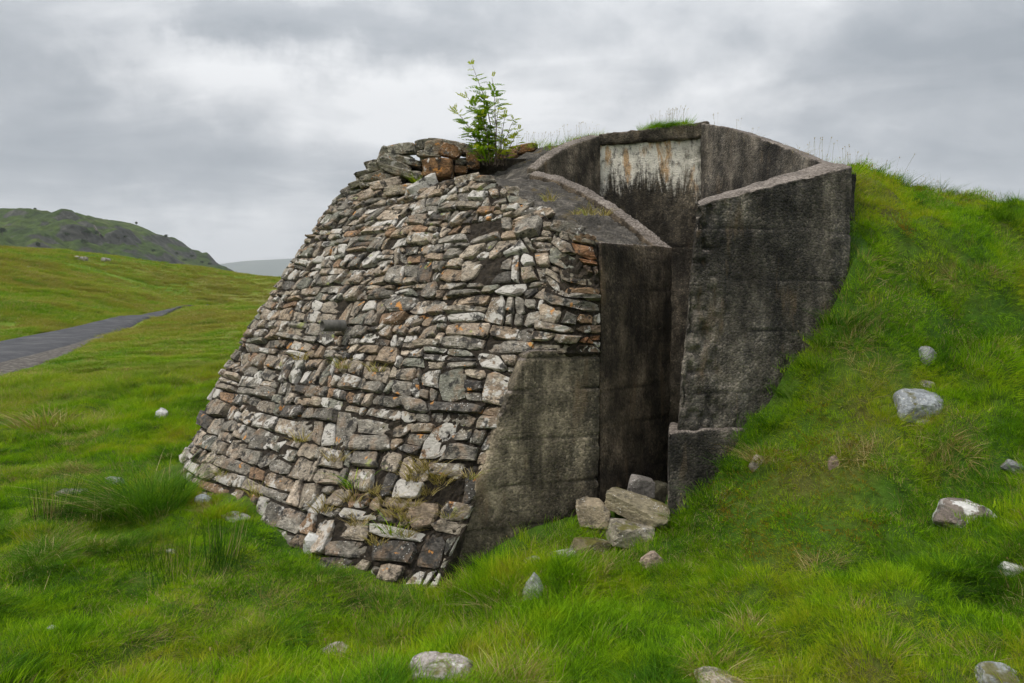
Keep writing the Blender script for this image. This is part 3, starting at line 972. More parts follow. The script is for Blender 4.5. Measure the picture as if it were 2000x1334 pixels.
def lay(S, which, u0, u1, v0, v1, bands, mu_of, mv_of, tones=None, size=1.0, seed=0, top=None):
    rnd = random.Random(seed)
    nb = len(bands) - 1
    def edge(k, u):
        """height of bed joint k at u, wandering"""
        v = v0 + (v1 - v0) * bands[k]
        if k == 0:
            return v
        a = .030 if k < nb else .010
        return v + a * 1.3 * mnoise.noise(Vector((u * 5.0, k * 3.7, seed + .3))) + .016 * mnoise.noise(Vector((u * 15.0, k * 5.1, seed + 2.6)))
    def stone(a, b, f0, f1, k, gap, t=None):
        """cell between u=a..b (each (bottom, top)) and height fractions f0..f1 of band k"""
        def vv(u, f):
            lo, hi = edge(k, u), edge(k + 1, u)
            return lo + (hi - lo) * f
        def uu(ab, f):
            return ab[0] + (ab[1] - ab[0]) * f
        A = (uu(a, f0), vv(uu(a, f0), f0)); B = (uu(b, f0), vv(uu(b, f0), f0))
        C = (uu(b, f1), vv(uu(b, f1), f1)); D = (uu(a, f1), vv(uu(a, f1), f1))
        cu, cv = (A[0] + C[0]) / 2, (A[1] + C[1]) / 2
        pl = quad_poly(A, B, C, D, mu_of(cu, cv), mv_of(cu, cv), gap)
        if top is not None and cv > top(cu) - .02:
            return
        if rnd.random() < .022:                          # a stone has fallen out
            return
        if pl:
            tone = pick_tone(tones(cu, cv)) if tones else None
            add_stone(S, pl, which, tone)
    for k in range(nb):
        u = u0
        vmid = v0 + (v1 - v0) * (bands[k] + bands[k + 1]) / 2
        lean = 0
        left = (u, u)
        while u < u1 - 1e-4:
            mu = mu_of(u, vmid)
            r = rnd.random()
            wm = rnd.uniform(.09, .24) * size
            if r < .22: wm = rnd.uniform(.25, .42) * size
            elif r < .38: wm = rnd.uniform(.05, .09) * size
            wm *= 1.25 if k < 6 else (1.0 if k < 12 else .85)
            nu_ = u + wm / mu
            if u1 - nu_ < .05 / mu:
                nu_ = u1
            ln = rnd.uniform(-.06, .06) / mu
            right = (nu_ - ln, nu_ + ln) if nu_ < u1 else (u1, u1)
            bh = (edge(k + 1, u) - edge(k, u)) * mv_of(u, vmid)
            g = rnd.uniform(.003, .010)
            r = rnd.random()
            if bh < .11 or (r < .22 and wm < .24 * size):
                stone(left, right, 0, 1, k, g)
            elif r < .74:
                f = rnd.uniform(.32, .68)
                stone(left, right, 0, f, k, g)
                if rnd.random() < .45 and wm > .13:
                    m = rnd.uniform(.35, .65)
                    mid = (left[0] + (right[0] - left[0]) * m, left[1] + (right[1] - left[1]) * m)
                    mid = (mid[0] - .01 / mu, mid[1] + .02 / mu)
                    stone(left, mid, f, 1, k, g); stone(mid, right, f, 1, k, g)
                else:
                    stone(left, right, f, 1, k, g)
            elif r < .88:
                f = rnd.uniform(.25, .4); f2 = rnd.uniform(.6, .75)
                stone(left, right, 0, f, k, g); stone(left, right, f, f2, k, g); stone(left, right, f2, 1, k, g)
            else:
                f = rnd.uniform(.4, .65); m = rnd.uniform(.4, .6)
                mid = (left[0] + (right[0] - left[0]) * m, left[1] + (right[1] - left[1]) * m)
                stone(left, mid, 0, f, k, g); stone(mid, right, 0, f, k, g); stone(left, right, f, 1, k, g)
            left = right
            u = nu_

def band_list(heights):
    a = [0]
    for h in heights:
        a.append(a[-1] + h)
    return [x / a[-1] for x in a]
# beds run level: find the row of the facing for a given height
_ug = np.linspace(-.02, 1.02, 131); _vg = np.linspace(-.08, 1.08, 131)
_ZT = np.array([[S1a(uu_, vv_).z for vv_ in _vg] for uu_ in _ug])
def v_of(u, z):
    f = (u + .02) / 1.04 * 130
    i = int(max(0, min(129, f))); f -= i
    return float((1 - f) * np.interp(z, _ZT[i], _vg) + f * np.interp(z, _ZT[i + 1], _vg))
def S1z(u, z):
    return S1(u, v_of(u, z))
mu1 = lambda u, z: max(.8, (S1z(u + .01, z) - S1z(u - .01, z)).length / .02)
mv1 = lambda u, z: (S1z(u, z + .02) - S1z(u, z - .02)).length / .04
B1 = band_list([.18, .23, .20, .27, .24, .16, .23, .14, .20, .21, .13, .19, .15, .19, .14, .17, .13, .16, .12, .15])
lay(S1z, 0, .03, 1.0, -.32, 3.12, B1, mu1, mv1, seed=11, top=lambda u: S1a(u, 1.0).z)
mu2 = lambda u, v: max(.2, (S2(u + .01, v) - S2(u - .01, v)).length / .02)
mv2 = lambda u, v: (S2(u, v + .01) - S2(u, v - .01)).length / .02
lay(S2, 1, .0, 1.0, .0, 1.0, band_list([.15, .19, .15, .16, .14, .16]), mu2, mv2, tones=lambda u, v: RUSTY if u > .55 else TONES, size=1.15, seed=23)
print('stones', len(STONES))

STONES.sort(key=lambda s: -s[0])
for which, par in ((0, facing), (1, quoin)):
    mine = [s for s in STONES if s[4] == which]
    keep, rest = (mine[:290], mine[290:]) if which == 0 else (mine, [])
    for ar, vs, fs, tone, _ in keep:
        me = mesh('stone', vs, fs)
        set_tone(me, [tone] * len(vs))
        link('stone', me, M_STONE, par)
    if rest:
        V, Fc, T = [], [], []
        for ar, vs, fs, tone, _ in rest:
            k = len(V)
            V += vs; T += [tone] * len(vs)
            Fc += [tuple(i + k for i in f) for f in fs]
        me = mesh('small_stones', V, Fc)
        set_tone(me, T)
        tag(link('small_stones', me, M_STONE, par), kind='stuff')

# -- concrete parts
E = Vector((.63, 4.885)); TIP = Vector((1.29, 5.5)); CB = [Vector((.90, 6.0)), Vector((.62, 6.4)), Vector((.255, 6.8))]
KERB = [(1262, 441, 5.70), (1200, 396, 6.0), (1150, 366, 6.25), (1100, 344, 6.52), (1048, 332, 6.8)]
KW = [at(*q) for q in KERB]
p = [at(1172, 683, 4.885), at(1022, 683, 4.775), at(970, 802, 4.70), at(914, 975, 4.585), at(838, 1125, 4.42)]
# cheek wall: cut to the slope of the facing
def cheek():
    outline = [p[0], p[1], p[2], p[3], p[4]]
    bl = Vector((p[4].x - .02, p[4].y, -.35)); br = Vector((E.x, E.y, -.35))
    ring = outline + [bl, br]
    # keep them in one upright plane through the two ends
    a = Vector((p[4].x, p[4].y)); b = Vector((E.x, E.y)); d = (b - a).normalized()
    ring2 = []
    for q in ring:
        s = (Vector((q.x, q.y)) - a).dot(d)
        f = a + d * s
        ring2.append(Vector((f.x, f.y, q.z)))
    nb = Vector((-d.y, d.x, 0)) * .30
    n = len(ring2)
    verts = ring2 + [q + nb for q in ring2]
    faces = [tuple(range(n)), tuple(reversed(range(n, 2 * n)))]
    for i in range(n):
        j = (i + 1) % n
        faces.append((i, i + n, j + n, j))
    return [tuple(v) for v in verts], faces
concrete('cheek_wall', [cheek()], M_CON_PANEL, bunker, .012, .005, [.08, .36, .68, 1.02, 1.24], .012, 3, groove=.016)

zE, zT = 2.06, 2.07
kn = Vector((-.085, -.07, 0))
wallL = [(E.x, E.y), (TIP.x, TIP.y)] + [(q.x, q.y) for q in KW] + [(q.x + kn.x, q.y + kn.y) for q in reversed(KW)] + [(TIP.x - .15, TIP.y - .015), (E.x - .02, E.y + .09)]
topL = [zE, zT] + [q.z for q in KW] + [q.z - .05 for q in reversed(KW)] + [zT - .01, zE + .005]
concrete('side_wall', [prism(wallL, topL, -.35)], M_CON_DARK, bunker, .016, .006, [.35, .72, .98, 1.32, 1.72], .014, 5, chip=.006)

# roof slab: sunk a little behind the kerb that the side wall makes
def P3d(*a):
    v = at(*a); return (v.x, v.y), v.z
roof_pts = [P3d(722, 362, 8.0), P3d(795, 384, 7.1), P3d(885, 366, 6.37), P3d(978, 376, 5.93), P3d(1086, 452, 5.33), P3d(1160, 486, 5.0)]
plan = [q[0] for q in roof_pts] + [(1.13, 5.49)] + [(q.x + kn.x, q.y + kn.y) for q in KW] + [(.86, 7.46), (.95, 8.0), (.1, 8.25), (-.6, 8.05), (-1.3, 8.5)]
tops = [q[1] for q in roof_pts] + [2.03] + [q.z - .085 for q in KW] + [3.40, 3.5, 3.42, 3.1, 3.05]
concrete('roof_slab', [prism(plan, tops, 1.85)], M_CON_ROOF, bunker, .024, .032, (), 0, 8)

dn = Vector((-.7, .7)) * .13
IL = [at(1045, 333, 6.8), at(1080, 304, 6.97), at(1122, 281, 7.22), at(1174, 265, 7.5)]
concrete('inner_wall', [prism([(q.x, q.y) for q in IL] + [(q.x + dn.x, q.y + dn.y) for q in reversed(IL)], [q.z for q in IL] + [q.z + .045 for q in reversed(IL)], -.35)], M_CON_INNER, bunker, .02, .006, [2.3], .012, 12, chip=.008)
IR = [at(1368, 240, 7.5), at(1425, 248, 7.0), at(1495, 272, 6.45), at(1565, 300, 5.9), at(1618, 321, 5.45)]
dr = Vector((.26, .06))
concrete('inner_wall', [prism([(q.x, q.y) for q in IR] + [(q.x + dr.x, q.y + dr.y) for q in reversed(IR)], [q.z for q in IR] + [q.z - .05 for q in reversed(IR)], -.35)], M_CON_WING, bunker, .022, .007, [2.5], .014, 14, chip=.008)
bw = concrete('back_wall', [prism([(.93, 7.535), (2.1, 7.535), (2.1, 7.8), (.93, 7.8)], [3.42, 3.47, 3.47, 3.42], -.35)], M_CON_WHITE, bunker, .02, .010, [2.25], .02, 16)
def beam():
    x0, x1, y0, y1 = .93, 2.14, 7.485, 8.15
    v = [(x0, y0, 3.33), (x1, y0, 3.415), (x1, y1, 3.415), (x0, y1, 3.33), (x0, y0, 3.462), (x1, y0, 3.598), (x1, y1, 3.58), (x0, y1, 3.46)]
    f = [(0, 3, 2, 1), (4, 5, 6, 7), (0, 1, 5, 4), (1, 2, 6, 5), (2, 3, 7, 6), (3, 0, 4, 7)]
    return v, f
concrete('lintel', [beam()], M_CON_INNER, bw, .02, .008, (), .01, 18)

wl = [(1.165, 4.70), (2.515, 5.11), (2.47, 5.42), (1.25, 5.02)]
def wing():
    # left end leans in towards the top
    bot = [(1.145, 4.70, .70), (2.515, 5.11, .70), (2.46, 5.42, .70), (1.235, 5.02, .70)]
    top = [(1.268, 4.735, 2.285), (2.53, 5.115, 2.635), (2.47, 5.42, 2.735), (1.35, 5.03, 2.37)]
    v = bot + top
    return v, [(0, 3, 2, 1), (4, 5, 6, 7), (0, 1, 5, 4), (1, 2, 6, 5), (2, 3, 7, 6), (3, 0, 4, 7)]
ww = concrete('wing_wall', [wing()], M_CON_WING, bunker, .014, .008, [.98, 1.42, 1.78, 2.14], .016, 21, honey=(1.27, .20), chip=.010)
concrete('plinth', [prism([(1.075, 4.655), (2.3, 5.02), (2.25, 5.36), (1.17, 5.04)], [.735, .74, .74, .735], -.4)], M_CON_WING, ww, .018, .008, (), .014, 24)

# -- rocks
def rock_mesh(name, dims, seed, sub=3, planes=13, rough=.035, tone=None, li=.4, pyramid=False, boxy=False, cap=1.35):
    rr = random.Random(seed)
    bm = bmesh.new()
    bmesh.ops.create_icosphere(bm, subdivisions=sub, radius=1)
    ns = []
    for ax in range(3):
        for sg in (-1, 1):
            n = Vector((0, 0, 0)); n[ax] = sg
            n += Vector([rr.uniform(-.28, .28) * (.5 if boxy else 1) for _ in range(3)])
            ns.append((n.normalized(), rr.uniform(.80, .95) if boxy else rr.uniform(.72, .95)))
    for _ in range(planes - 6):
        n = Vector([rr.gauss(0, 1) for _ in range(3)]).normalized()
        ns.append((n, rr.uniform(1.02, 1.25) if boxy else rr.uniform(.85, 1.08)))
    if pyramid:
        ns = [(Vector(q).normalized(), .48) for q in ((-.82, -.25, .62), (.9, -.3, .5), (-.1, -.9, .35), (.1, .9, .5))] + [(Vector((0, 0, -1)), .9), (Vector((-1, .2, 0)), .95), (Vector((1, .1, 0)), .95)]
    c = np.array([v.co[:] for v in bm.verts])
    nz = fbm(c + seed * 3.1, 2.2, 4, seed)
    for v, k in zip(bm.verts, nz):
        d = v.co.normalized()
        r = min([dd / max(1e-3, n.dot(d)) for n, dd in ns if n.dot(d) > .05])
        r = min(r, cap) * (1 + rough * 2 * k)
        v.co = Vector((d.x * r * dims[0] / 2, d.y * r * dims[1] / 2, d.z * r * dims[2] / 2))
    me = bpy.data.meshes.new(name)
    bm.to_mesh(me); bm.free()
    me.polygons.foreach_set('use_smooth', [False] * len(me.polygons))
    t = tone or (.24, .23, .21)
    set_tone(me, [(*t, li)] * len(me.vertices))
    return me

# -- the tumbled parapet of big stones on top of the facing (photo x, y, width, height, distance, turn)
par = link('parapet', rock_mesh('parapet_core', (1.85, .46, .36), 77, 4, boxy=True, cap=1.5), M_MORTAR, bunker, at(893, 346, 7.8))
PST = [(742, 328, 50, 20, 7.6, -.15, 0), (738, 345, 56, 16, 7.55, -.2, 0), (786, 293, 58, 22, 7.6, -.1, 0), (780, 311, 66, 15, 7.6, .12, 0), (760, 306, 40, 40, 7.65, .3, 0), (772, 324, 70, 16, 7.5, .25, 0), (785, 338, 88, 18, 7.42, .3, 0), (760, 349, 66, 16, 7.45, .05, 0), (800, 318, 60, 14, 7.5, .25, 0),
       (856, 331, 66, 40, 7.4, 0, 1), (850, 290, 46, 30, 7.55, -.12, 0), (881, 296, 46, 28, 7.45, .3, 1), (840, 303, 50, 14, 7.5, .05, 0), (900, 318, 24, 12, 7.5, 0, 0), (905, 292, 40, 22, 7.7, .2, 0),
       (923, 316, 30, 34, 7.5, .1, 1), (898, 333, 30, 18, 7.5, 0, 1), (828, 283, 40, 16, 7.7, -.1, 0), (868, 281, 70, 12, 7.75, .08, 0), (725, 352, 50, 26, 7.6, -.3, 0), (940, 305, 44, 26, 7.85, .1, 1), (816, 343, 26, 18, 7.5, .2, 0), (735, 322, 44, 16, 7.75, -.15, 0), (700, 360, 44, 14, 7.7, -.35, 0), (725, 338, 60, 12, 7.65, -.25, 0), (800, 295, 60, 12, 7.7, -.05, 0), (712, 350, 34, 22, 7.75, -.2, 0), (1025, 294, 60, 22, 8.2, -.15, 1), (990, 303, 46, 20, 8.1, -.1, 1), (833, 318, 20, 30, 7.55, 0, 0)]
for k, (px, py, pw, ph, dd, rot, ru) in enumerate(PST):
    s = dd / F
    tone = random.choice([(.22, .115, .05), (.24, .13, .06)]) if ru else random.choice([(.25, .225, .17), (.27, .245, .19), (.22, .205, .16)])
    me = rock_mesh('stone', (pw * s * 1.02, max(.14, pw * s * .6), ph * s * 1.0), 100 + k, 3, 9, .03, tone, .35, boxy=True, cap=1.6)
    o = link('stone', me, M_STONE, par)
    o.matrix_parent_inverse = Matrix.Translation(-par.location)
    o.location = at(px, py, dd)
    o.rotation_euler = (0, rot, random.uniform(-.3, .3))
# stones around the parapet's foot that cap the facing
CAP = [(830, 375, 62, 46, 6.75, -.55, .95), (880, 362, 50, 18, 6.4, -.2, .3), (915, 352, 50, 18, 6.25, -.2, .4), (752, 360, 60, 18, 7.3, -.25, .2), (783, 373, 62, 18, 7.0, -.12, .3), (945, 350, 46, 14, 6.15, .0, .3),
       (1108, 447, 70, 24, 5.18, .22, .4), (1040, 428, 86, 16, 5.52, -.3, .3), (1140, 468, 44, 20, 5.0, .15, .5), (1000, 378, 30, 24, 5.8, .1, .3), (690, 372, 44, 22, 7.75, -.5, .3), (668, 392, 36, 22, 7.75, -.6, .4)]
for k, (px, py, pw, ph, dd, rot, li) in enumerate(CAP):
    s = dd / F
    me = rock_mesh('stone', (pw * s * 1.1, max(.12, pw * s * .6), ph * s * 1.12), 140 + k, 3, 9, .03, pick_tone()[:3], li, boxy=True, cap=1.6)
    o = link('stone', me, M_STONE, facing, at(px, py, dd))
    o.rotation_euler = (0, rot, random.uniform(-.3, .3))

# -- clay drain pipe sticking out of the facing
def tube(r0, r1, L, n=20):
    vs, fs = [], []
    for (x, r) in ((0, r0), (L, r0), (L, r1), (0.03, r1)):
        for k in range(n):
            a = 2 * math.pi * k / n
            vs.append((r * math.cos(a), r * math.sin(a), x))
    for q in range(3):
        for k in range(n):
            j = (k + 1) % n
            fs.append((q * n + k, q * n + j, (q + 1) * n + j, (q + 1) * n + k))
    fs.append(tuple(range(3 * n, 4 * n)))
    return mesh('drain_pipe', vs, fs, True)
po = at(672, 636, 5.92)
pipe = link('drain_pipe', tube(.05, .038, .20), M_PIPE, bunker, po)
pipe.rotation_euler = Vector((-.75, -.62, .02)).to_track_quat('Z', 'Y').to_euler()

# ------------------------------------------------------------------ loose rocks
ROCKSPOTS = []
def put_rock(px, py, pw, ph, label, seed, tone=(.26, .25, .23), li=.4, dd=None, rot=0, rotz=None, deep=.8, sub=3, name='rock', bury=.25, group=None, cat='rock', capr=1.2):
    """a rock whose middle the photo shows at (px, py), pw x ph pixels large, bedded in the ground"""
    if dd is None:
        g = ground_at(px, py + ph * .4)
        dd = g.y * (1 + .10 * pw / F)
    s = dd / F
    h = ph * s
    me = rock_mesh(name, (pw * s * 1.08, pw * s * deep, h * (1 + bury)), seed, sub, 12, .03, tone, li, 'pyramid' in label, cap=1.35 if 'pyramid' in label else capr)
    o = link(name, me, M_ROCK, None, at(px, py, dd) - Vector((0, 0, h * bury / 2)))
    ROCKSPOTS.append((o.location.x, o.location.y, pw * s * .5))
    o.rotation_euler = (0, rot, rotz if rotz is not None else random.uniform(-.4, .4))
    return tag(o, label, cat, group)

PALE = (.30, .28, .25); BRN = (.27, .22, .15)
ROCKS = [
 (1158, 1003, 70, 56, 'squarish mossy-topped block at the left of the rubble by the entrance', 201, BRN, 0.20, 4.72, .05),
 (1240, 987, 128, 46, 'long wedge-shaped boulder lying across the rubble by the entrance', 202, (.24, .205, .135), 0.23, 4.72, .28),
 (1250, 951, 58, 50, 'smooth grey block on top of the rubble by the entrance', 203, (.21, .19, .17), .05, 4.95, .15),
 (1235, 1042, 116, 50, 'broad grey boulder at the bottom of the rubble by the entrance', 204, (.27, .24, .185), 0.14, 4.60, .1),
 (1284, 1024, 44, 30, 'small lichen-spotted stone wedged against the right wing wall', 205, BRN, 0.27, 4.66, .3),
 (1180, 1036, 90, 22, 'flat dark slab beneath the squarish mossy block', 206, (.13, .12, .09), .1, 4.75, -.1),
 (1148, 1069, 80, 36, 'brown mossy boulder half sunk in grass below the rubble', 207, (.17, .14, .08), .4, 4.50, .08),
 (1290, 962, 40, 46, 'dark mossy stone in the narrow entrance gap', 208, (.10, .09, .06), .1, 5.15, 0),
 (1205, 975, 60, 30, 'dark brown stone behind the rubble against the side wall', 209, (.12, .09, .06), .1, 5.1, 0),
]
for r in ROCKS:
    put_rock(r[0], r[1], r[2], r[3], r[4], r[5], r[6], r[7], r[8], r[9], deep=.62, sub=4, bury=.12, capr=1.3)
SCAT = [
 (1106, 1086, 60, 26, 'flat pale stone in grass just below the rubble pile', 221, PALE, .5, .05),
 (1040, 1098, 36, 20, 'small flat stone left of the flat pale one near the entrance', 222, PALE, .3, 0),
 (1280, 1092, 42, 44, 'tilted pink-brown stone in grass under the right wing wall', 223, (.34, .26, .20), .2, -.7),
 (1043, 1138, 66, 62, 'pale pyramid-shaped stone standing in the foreground grass', 224, (.36, .36, .35), .25, 0),
 (865, 1312, 132, 50, 'large lichen-spotted slab at the bottom edge of the photo', 225, (.34, .30, .28), .45, .12),
 (657, 1272, 70, 24, 'narrow pale stone in grass left of the bottom-edge slab', 226, (.40, .33, .29), .25, .12),
 (1789, 785, 104, 60, 'big smooth blue-grey boulder on the mound side', 227, (.27, .285, .295), .2, 0),
 (1803, 822, 36, 12, 'small pale stone tucked under the big mound boulder', 228, PALE, .4, 0),
 (1808, 749, 28, 14, 'tiny pale stone just above the big mound boulder', 229, PALE, .5, .2),
 (1810, 690, 36, 32, 'pale upright stone high on the mound side', 230, (.38, .38, .38), .5, .3),
 (1882, 994, 100, 36, 'brown rock with a large white lichen patch on the mound foot', 231, (.20, .165, .14), .72, -.05),
 (1980, 1107, 46, 24, 'white rock at the right edge of the photo', 232, (.62, .60, .58), .9, .1),
 (1955, 1324, 84, 46, 'grey rock in the bottom right corner', 233, (.30, .31, .31), .3, .15),
 (1990, 912, 56, 18, 'flat grey slab sunk in the mound at the right edge', 234, (.22, .225, .225), .2, .4),
 (1400, 1326, 90, 26, 'half-buried stone under dead grass at the bottom edge', 235, (.36, .31, .24), .2, 0),
 (315, 808, 24, 22, 'small pale upright stone in the meadow left of the bunker', 236, (.42, .40, .38), .5, .2),
 (223, 938, 34, 20, 'rounded grey stone behind the dark grass tussock', 237, (.27, .28, .26), .3, 0),
 (333, 1076, 22, 10, 'tiny pale stone in the grass left of the facing', 238, (.42, .40, .38), .6, .1),
 (612, 1057, 42, 36, 'white lichen-covered stone at the foot of the facing', 239, (.40, .38, .36), 1.0, .1),
 (512, 1040, 54, 30, 'white-patched rock in grass under the facing', 240, (.25, .25, .26), .8, .1),
 (398, 976, 34, 18, 'small pale blue-grey stone by the left foot of the facing', 241, (.32, .34, .34), .4, .1),
 (465, 1010, 60, 12, 'thin flat stone in grass along the foot of the facing', 242, (.26, .25, .24), .4, .3),
 (1626, 902, 22, 24, 'small pink-brown stone in a mossy hollow of the mound', 243, (.30, .22, .18), .2, 0),
 (1478, 900, 26, 26, 'small tan stone in straw grass beside the wing plinth', 244, (.36, .31, .26), .2, .3),
 (105, 1228, 26, 12, 'tiny grey stone in the grass at the lower left', 245, (.28, .27, .26), .3, .2),
]
for px, py, pw, ph, lab, sd, tone, li, rot in SCAT:
    put_rock(px, py, pw, ph, lab, sd, tone, li, {612: 4.82, 512: 5.22}.get(px), rot, sub=3 if pw < 80 else 4, bury=.7, capr=1.0 if px == 1789 else 1.2)
# the cast concrete block in the meadow
g = ground_at(140, 972)
s = g.y / F
bm = bmesh.new()
bmesh.ops.create_cube(bm, size=1)
bmesh.ops.scale(bm, vec=(48 * s, .14, 26 * s), verts=bm.verts)
bmesh.ops.bevel(bm, geom=bm.edges[:], offset=.008, segments=2, affect='EDGES')
me = bpy.data.meshes.new('block'); bm.to_mesh(me); bm.free()
o = link('concrete_block', me, M_BLOCK, None, at(140, 966, g.y) - Vector((0, 0, .02)))
o.rotation_euler = (0, .02, .05)
tag(o, 'small rectangular concrete block lying in the grass at the left', 'block')
# boulders on the skyline of the near meadow
for k, (px, py, pw, ph) in enumerate([(152, 502, 10, 6), (160, 505, 12, 7), (168, 504, 9, 6), (204, 506, 11, 6), (212, 507, 10, 6)]):
    g = ground_at(px, py + 4) if k else ground_at(px, py + 4)
    s = g.y / F
    me = rock_mesh('rock', (pw * s, pw * s * .8, ph * s * 1.6), 300 + k, 2, 10, .04, (.34, .32, .29), .5)
    tag(link('rock', me, M_STONE, None, g + Vector((0, 0, ph * s * .3))), 'small grey boulder on the crest of the far meadow', 'rock', 'boulders on the meadow crest')

# ------------------------------------------------------------------ grass blades
def blades(n, rad, h0, h1, wid, lean, droop, seed, wind=(0, 0), segs=3, head=0.0, upright=0.0):
    rr = random.Random(seed)
    V, Fc, Cc = [], [], []
    for _ in range(n):
        a = rr.uniform(0, 6.283); r = rad * math.sqrt(rr.random())
        bx, by = r * math.cos(a), r * math.sin(a)
        h = rr.uniform(h0, h1)
        la = a + rr.uniform(-.9, .9) if rr.random() > upright else rr.uniform(0, 6.283)
        l = lean * rr.uniform(.3, 1.2)
        dx, dy = math.cos(la) * l + wind[0] * rr.uniform(.5, 1.3), math.sin(la) * l + wind[1] * rr.uniform(.5, 1.3)
        dr = droop * rr.uniform(.4, 1.4)
        fa = rr.uniform(0, 6.283)
        wx, wy = math.cos(fa) * wid / 2, math.sin(fa) * wid / 2
        c = (rr.random(), rr.random(), 0, 1)
        k = len(V)
        for s in range(segs + 1):
            t = s / segs
            x = bx + dx * h * (t + droop * t * t)
            y = by + dy * h * (t + droop * t * t)
            z = h * (t - dr * .45 * t * t)
            wd = (1 - t) ** .6 if head == 0 else 1.0
            if s < segs or head:
                V += [(x - wx * wd, y - wy * wd, z), (x + wx * wd, y + wy * wd, z)]
                Cc += [c, c]
            else:
                V.append((x, y, z)); Cc.append(c)
        for s in range(segs):
            i = k + 2 * s
            if s == segs - 1 and not head:
                Fc.append((i, i + 1, i + 2))
            else:
                Fc.append((i, i + 1, i + 3, i + 2))
        if head:                                       # a drooping seed head
            x0, y0, z0 = x, y, z
            k = len(V)
            ex, ey = dx * .6 + .25 * rr.uniform(-1, 1), dy * .6 + .25 * rr.uniform(-1, 1)
            hc = (rr.random(), 1.6, 0, 1)
            for t, ww_ in ((0, .3), (.35, 1), (.7, .8), (1, .15)):
                q = ww_ * head * .16
                V += [(x0 + ex * head * t - q, y0 + ey * head * t, z0 + head * t * (1 - .5 * t)), (x0 + ex * head * t + q, y0 + ey * head * t, z0 + head * t * (1 - .5 * t))]
                Cc += [hc, hc]
            for s in range(3):
                i = k + 2 * s
                Fc.append((i, i + 1, i + 3, i + 2))
    me = mesh('grass_tuft', V, Fc, True)
    a = me.color_attributes.new('blade', 'FLOAT_COLOR', 'POINT')
    a.data.foreach_set('color', np.array(Cc, np.float32).ravel())
    return me

TUFTS = bpy.data.collections.new('tuft_kinds')
def kind(me, mat, k):
    me.materials.append(mat)
    o = bpy.data.objects.new('grass_tuft_%02d' % k, me)
    TUFTS.objects.link(o)
KINDS = [
 (blades(140, .16, .03, .075, .0036, .5, .5, 1, (.12, .05)), M_GRASS),
 (blades(140, .16, .03, .085, .0036, .6, .7, 2, (.15, 0)), M_GRASS),
 (blades(105, .15, .04, .11, .0036, .45, .6, 3, (.2, .05)), M_GRASS),
 (blades(90, .14, .06, .14, .0034, .5, .8, 4, (.25, .1)), M_GRASS),
 (blades(150, .17, .012, .04, .0050, .7, .4, 5), M_GRASS),                    # short mossy turf
 (blades(26, .09, .06, .14, .0034, .6, .9, 6, (.3, 0)), M_STRAW),             # dead straw
 (blades(3, .10, .14, .27, .0018, .16, .25, 7, (.12, 0), 4, .026), M_STRAW),  # seed heads
 (blades(60, .30, .10, .26, .016, .5, .7, 8, (.2, 0)), M_GRASS),              # coarse, for the far meadow
 (blades(60, .30, .10, .22, .016, .6, .7, 9, (.25, 0)), M_GRASS),
 (blades(46, .30, .12, .28, .013, .5, .8, 10, (.3, 0)), M_STRAW),
 (blades(110, .12, .010, .03, .0055, .8, .3, 11), M_MOSS),
 (blades(160, .10, .07, .19, .0042, .8, 1.0, 12, (.1, -.1)), M_TUSS),          # dark tussock
 (blades(110, .10, .05, .14, .0036, .9, 1.0, 13, (.15, -.1)), M_STRAW),        # matted dead grass
 (blades(90, .30, .16, .40, .014, .7, .9, 14, (.2, 0)), M_TUSS),
]
for k, (me, m) in enumerate(KINDS):
    kind(me, m, k)

gt = bpy.data.node_groups.new('scatter_tufts', 'GeometryNodeTree')
gt.interface.new_socket('Geometry', in_out='INPUT', socket_type='NodeSocketGeometry')
gt.interface.new_socket('Geometry', in_out='OUTPUT', socket_type='NodeSocketGeometry')
gi = gt.nodes.new('NodeGroupInput'); go = gt.nodes.new('NodeGroupOutput')
ci = gt.nodes.new('GeometryNodeCollectionInfo')
ci.inputs['Collection'].default_value = TUFTS
ci.inputs['Separate Children'].default_value = True
ci.inputs['Reset Children'].default_value = True
ip = gt.nodes.new('GeometryNodeInstanceOnPoints')
ip.inputs['Pick Instance'].default_value = True
def named(nm, typ):
    nd = gt.nodes.new('GeometryNodeInputNamedAttribute')
    nd.data_type = typ
    nd.inputs['Name'].default_value = nm
    return nd.outputs['Attribute']
e2r = gt.nodes.new('FunctionNodeEulerToRotation')
gt.links.new(named('rot', 'FLOAT_VECTOR'), e2r.inputs[0])
gt.links.new(gi.outputs[0], ip.inputs['Points'])
gt.links.new(ci.outputs[0], ip.inputs['Instance'])
gt.links.new(named('kind', 'INT'), ip.inputs['Instance Index'])
gt.links.new(e2r.outputs[0], ip.inputs['Rotation'])
gt.links.new(named('size', 'FLOAT_VECTOR'), ip.inputs['Scale'])
gt.links.new(ip.outputs[0], go.inputs[0])

def scatter(name, pts, kinds, rots, sizes, label):
    me = bpy.data.meshes.new(name)
    me.vertices.add(len(pts)); me.vertices.foreach_set('co', pts.astype(np.float32).ravel())
    a = me.attributes.new('kind', 'INT', 'POINT'); a.data.foreach_set('value', kinds.astype(np.int32))
    a = me.attributes.new('rot', 'FLOAT_VECTOR', 'POINT'); a.data.foreach_set('vector', rots.astype(np.float32).ravel())
    a = me.attributes.new('size', 'FLOAT_VECTOR', 'POINT'); a.data.foreach_set('vector', sizes.astype(np.float32).ravel())
    o = link(name, me)
    md = o.modifiers.new('scatter', 'NODES')
    md.node_group = gt
    return tag(o, label, 'grass', kind='stuff')

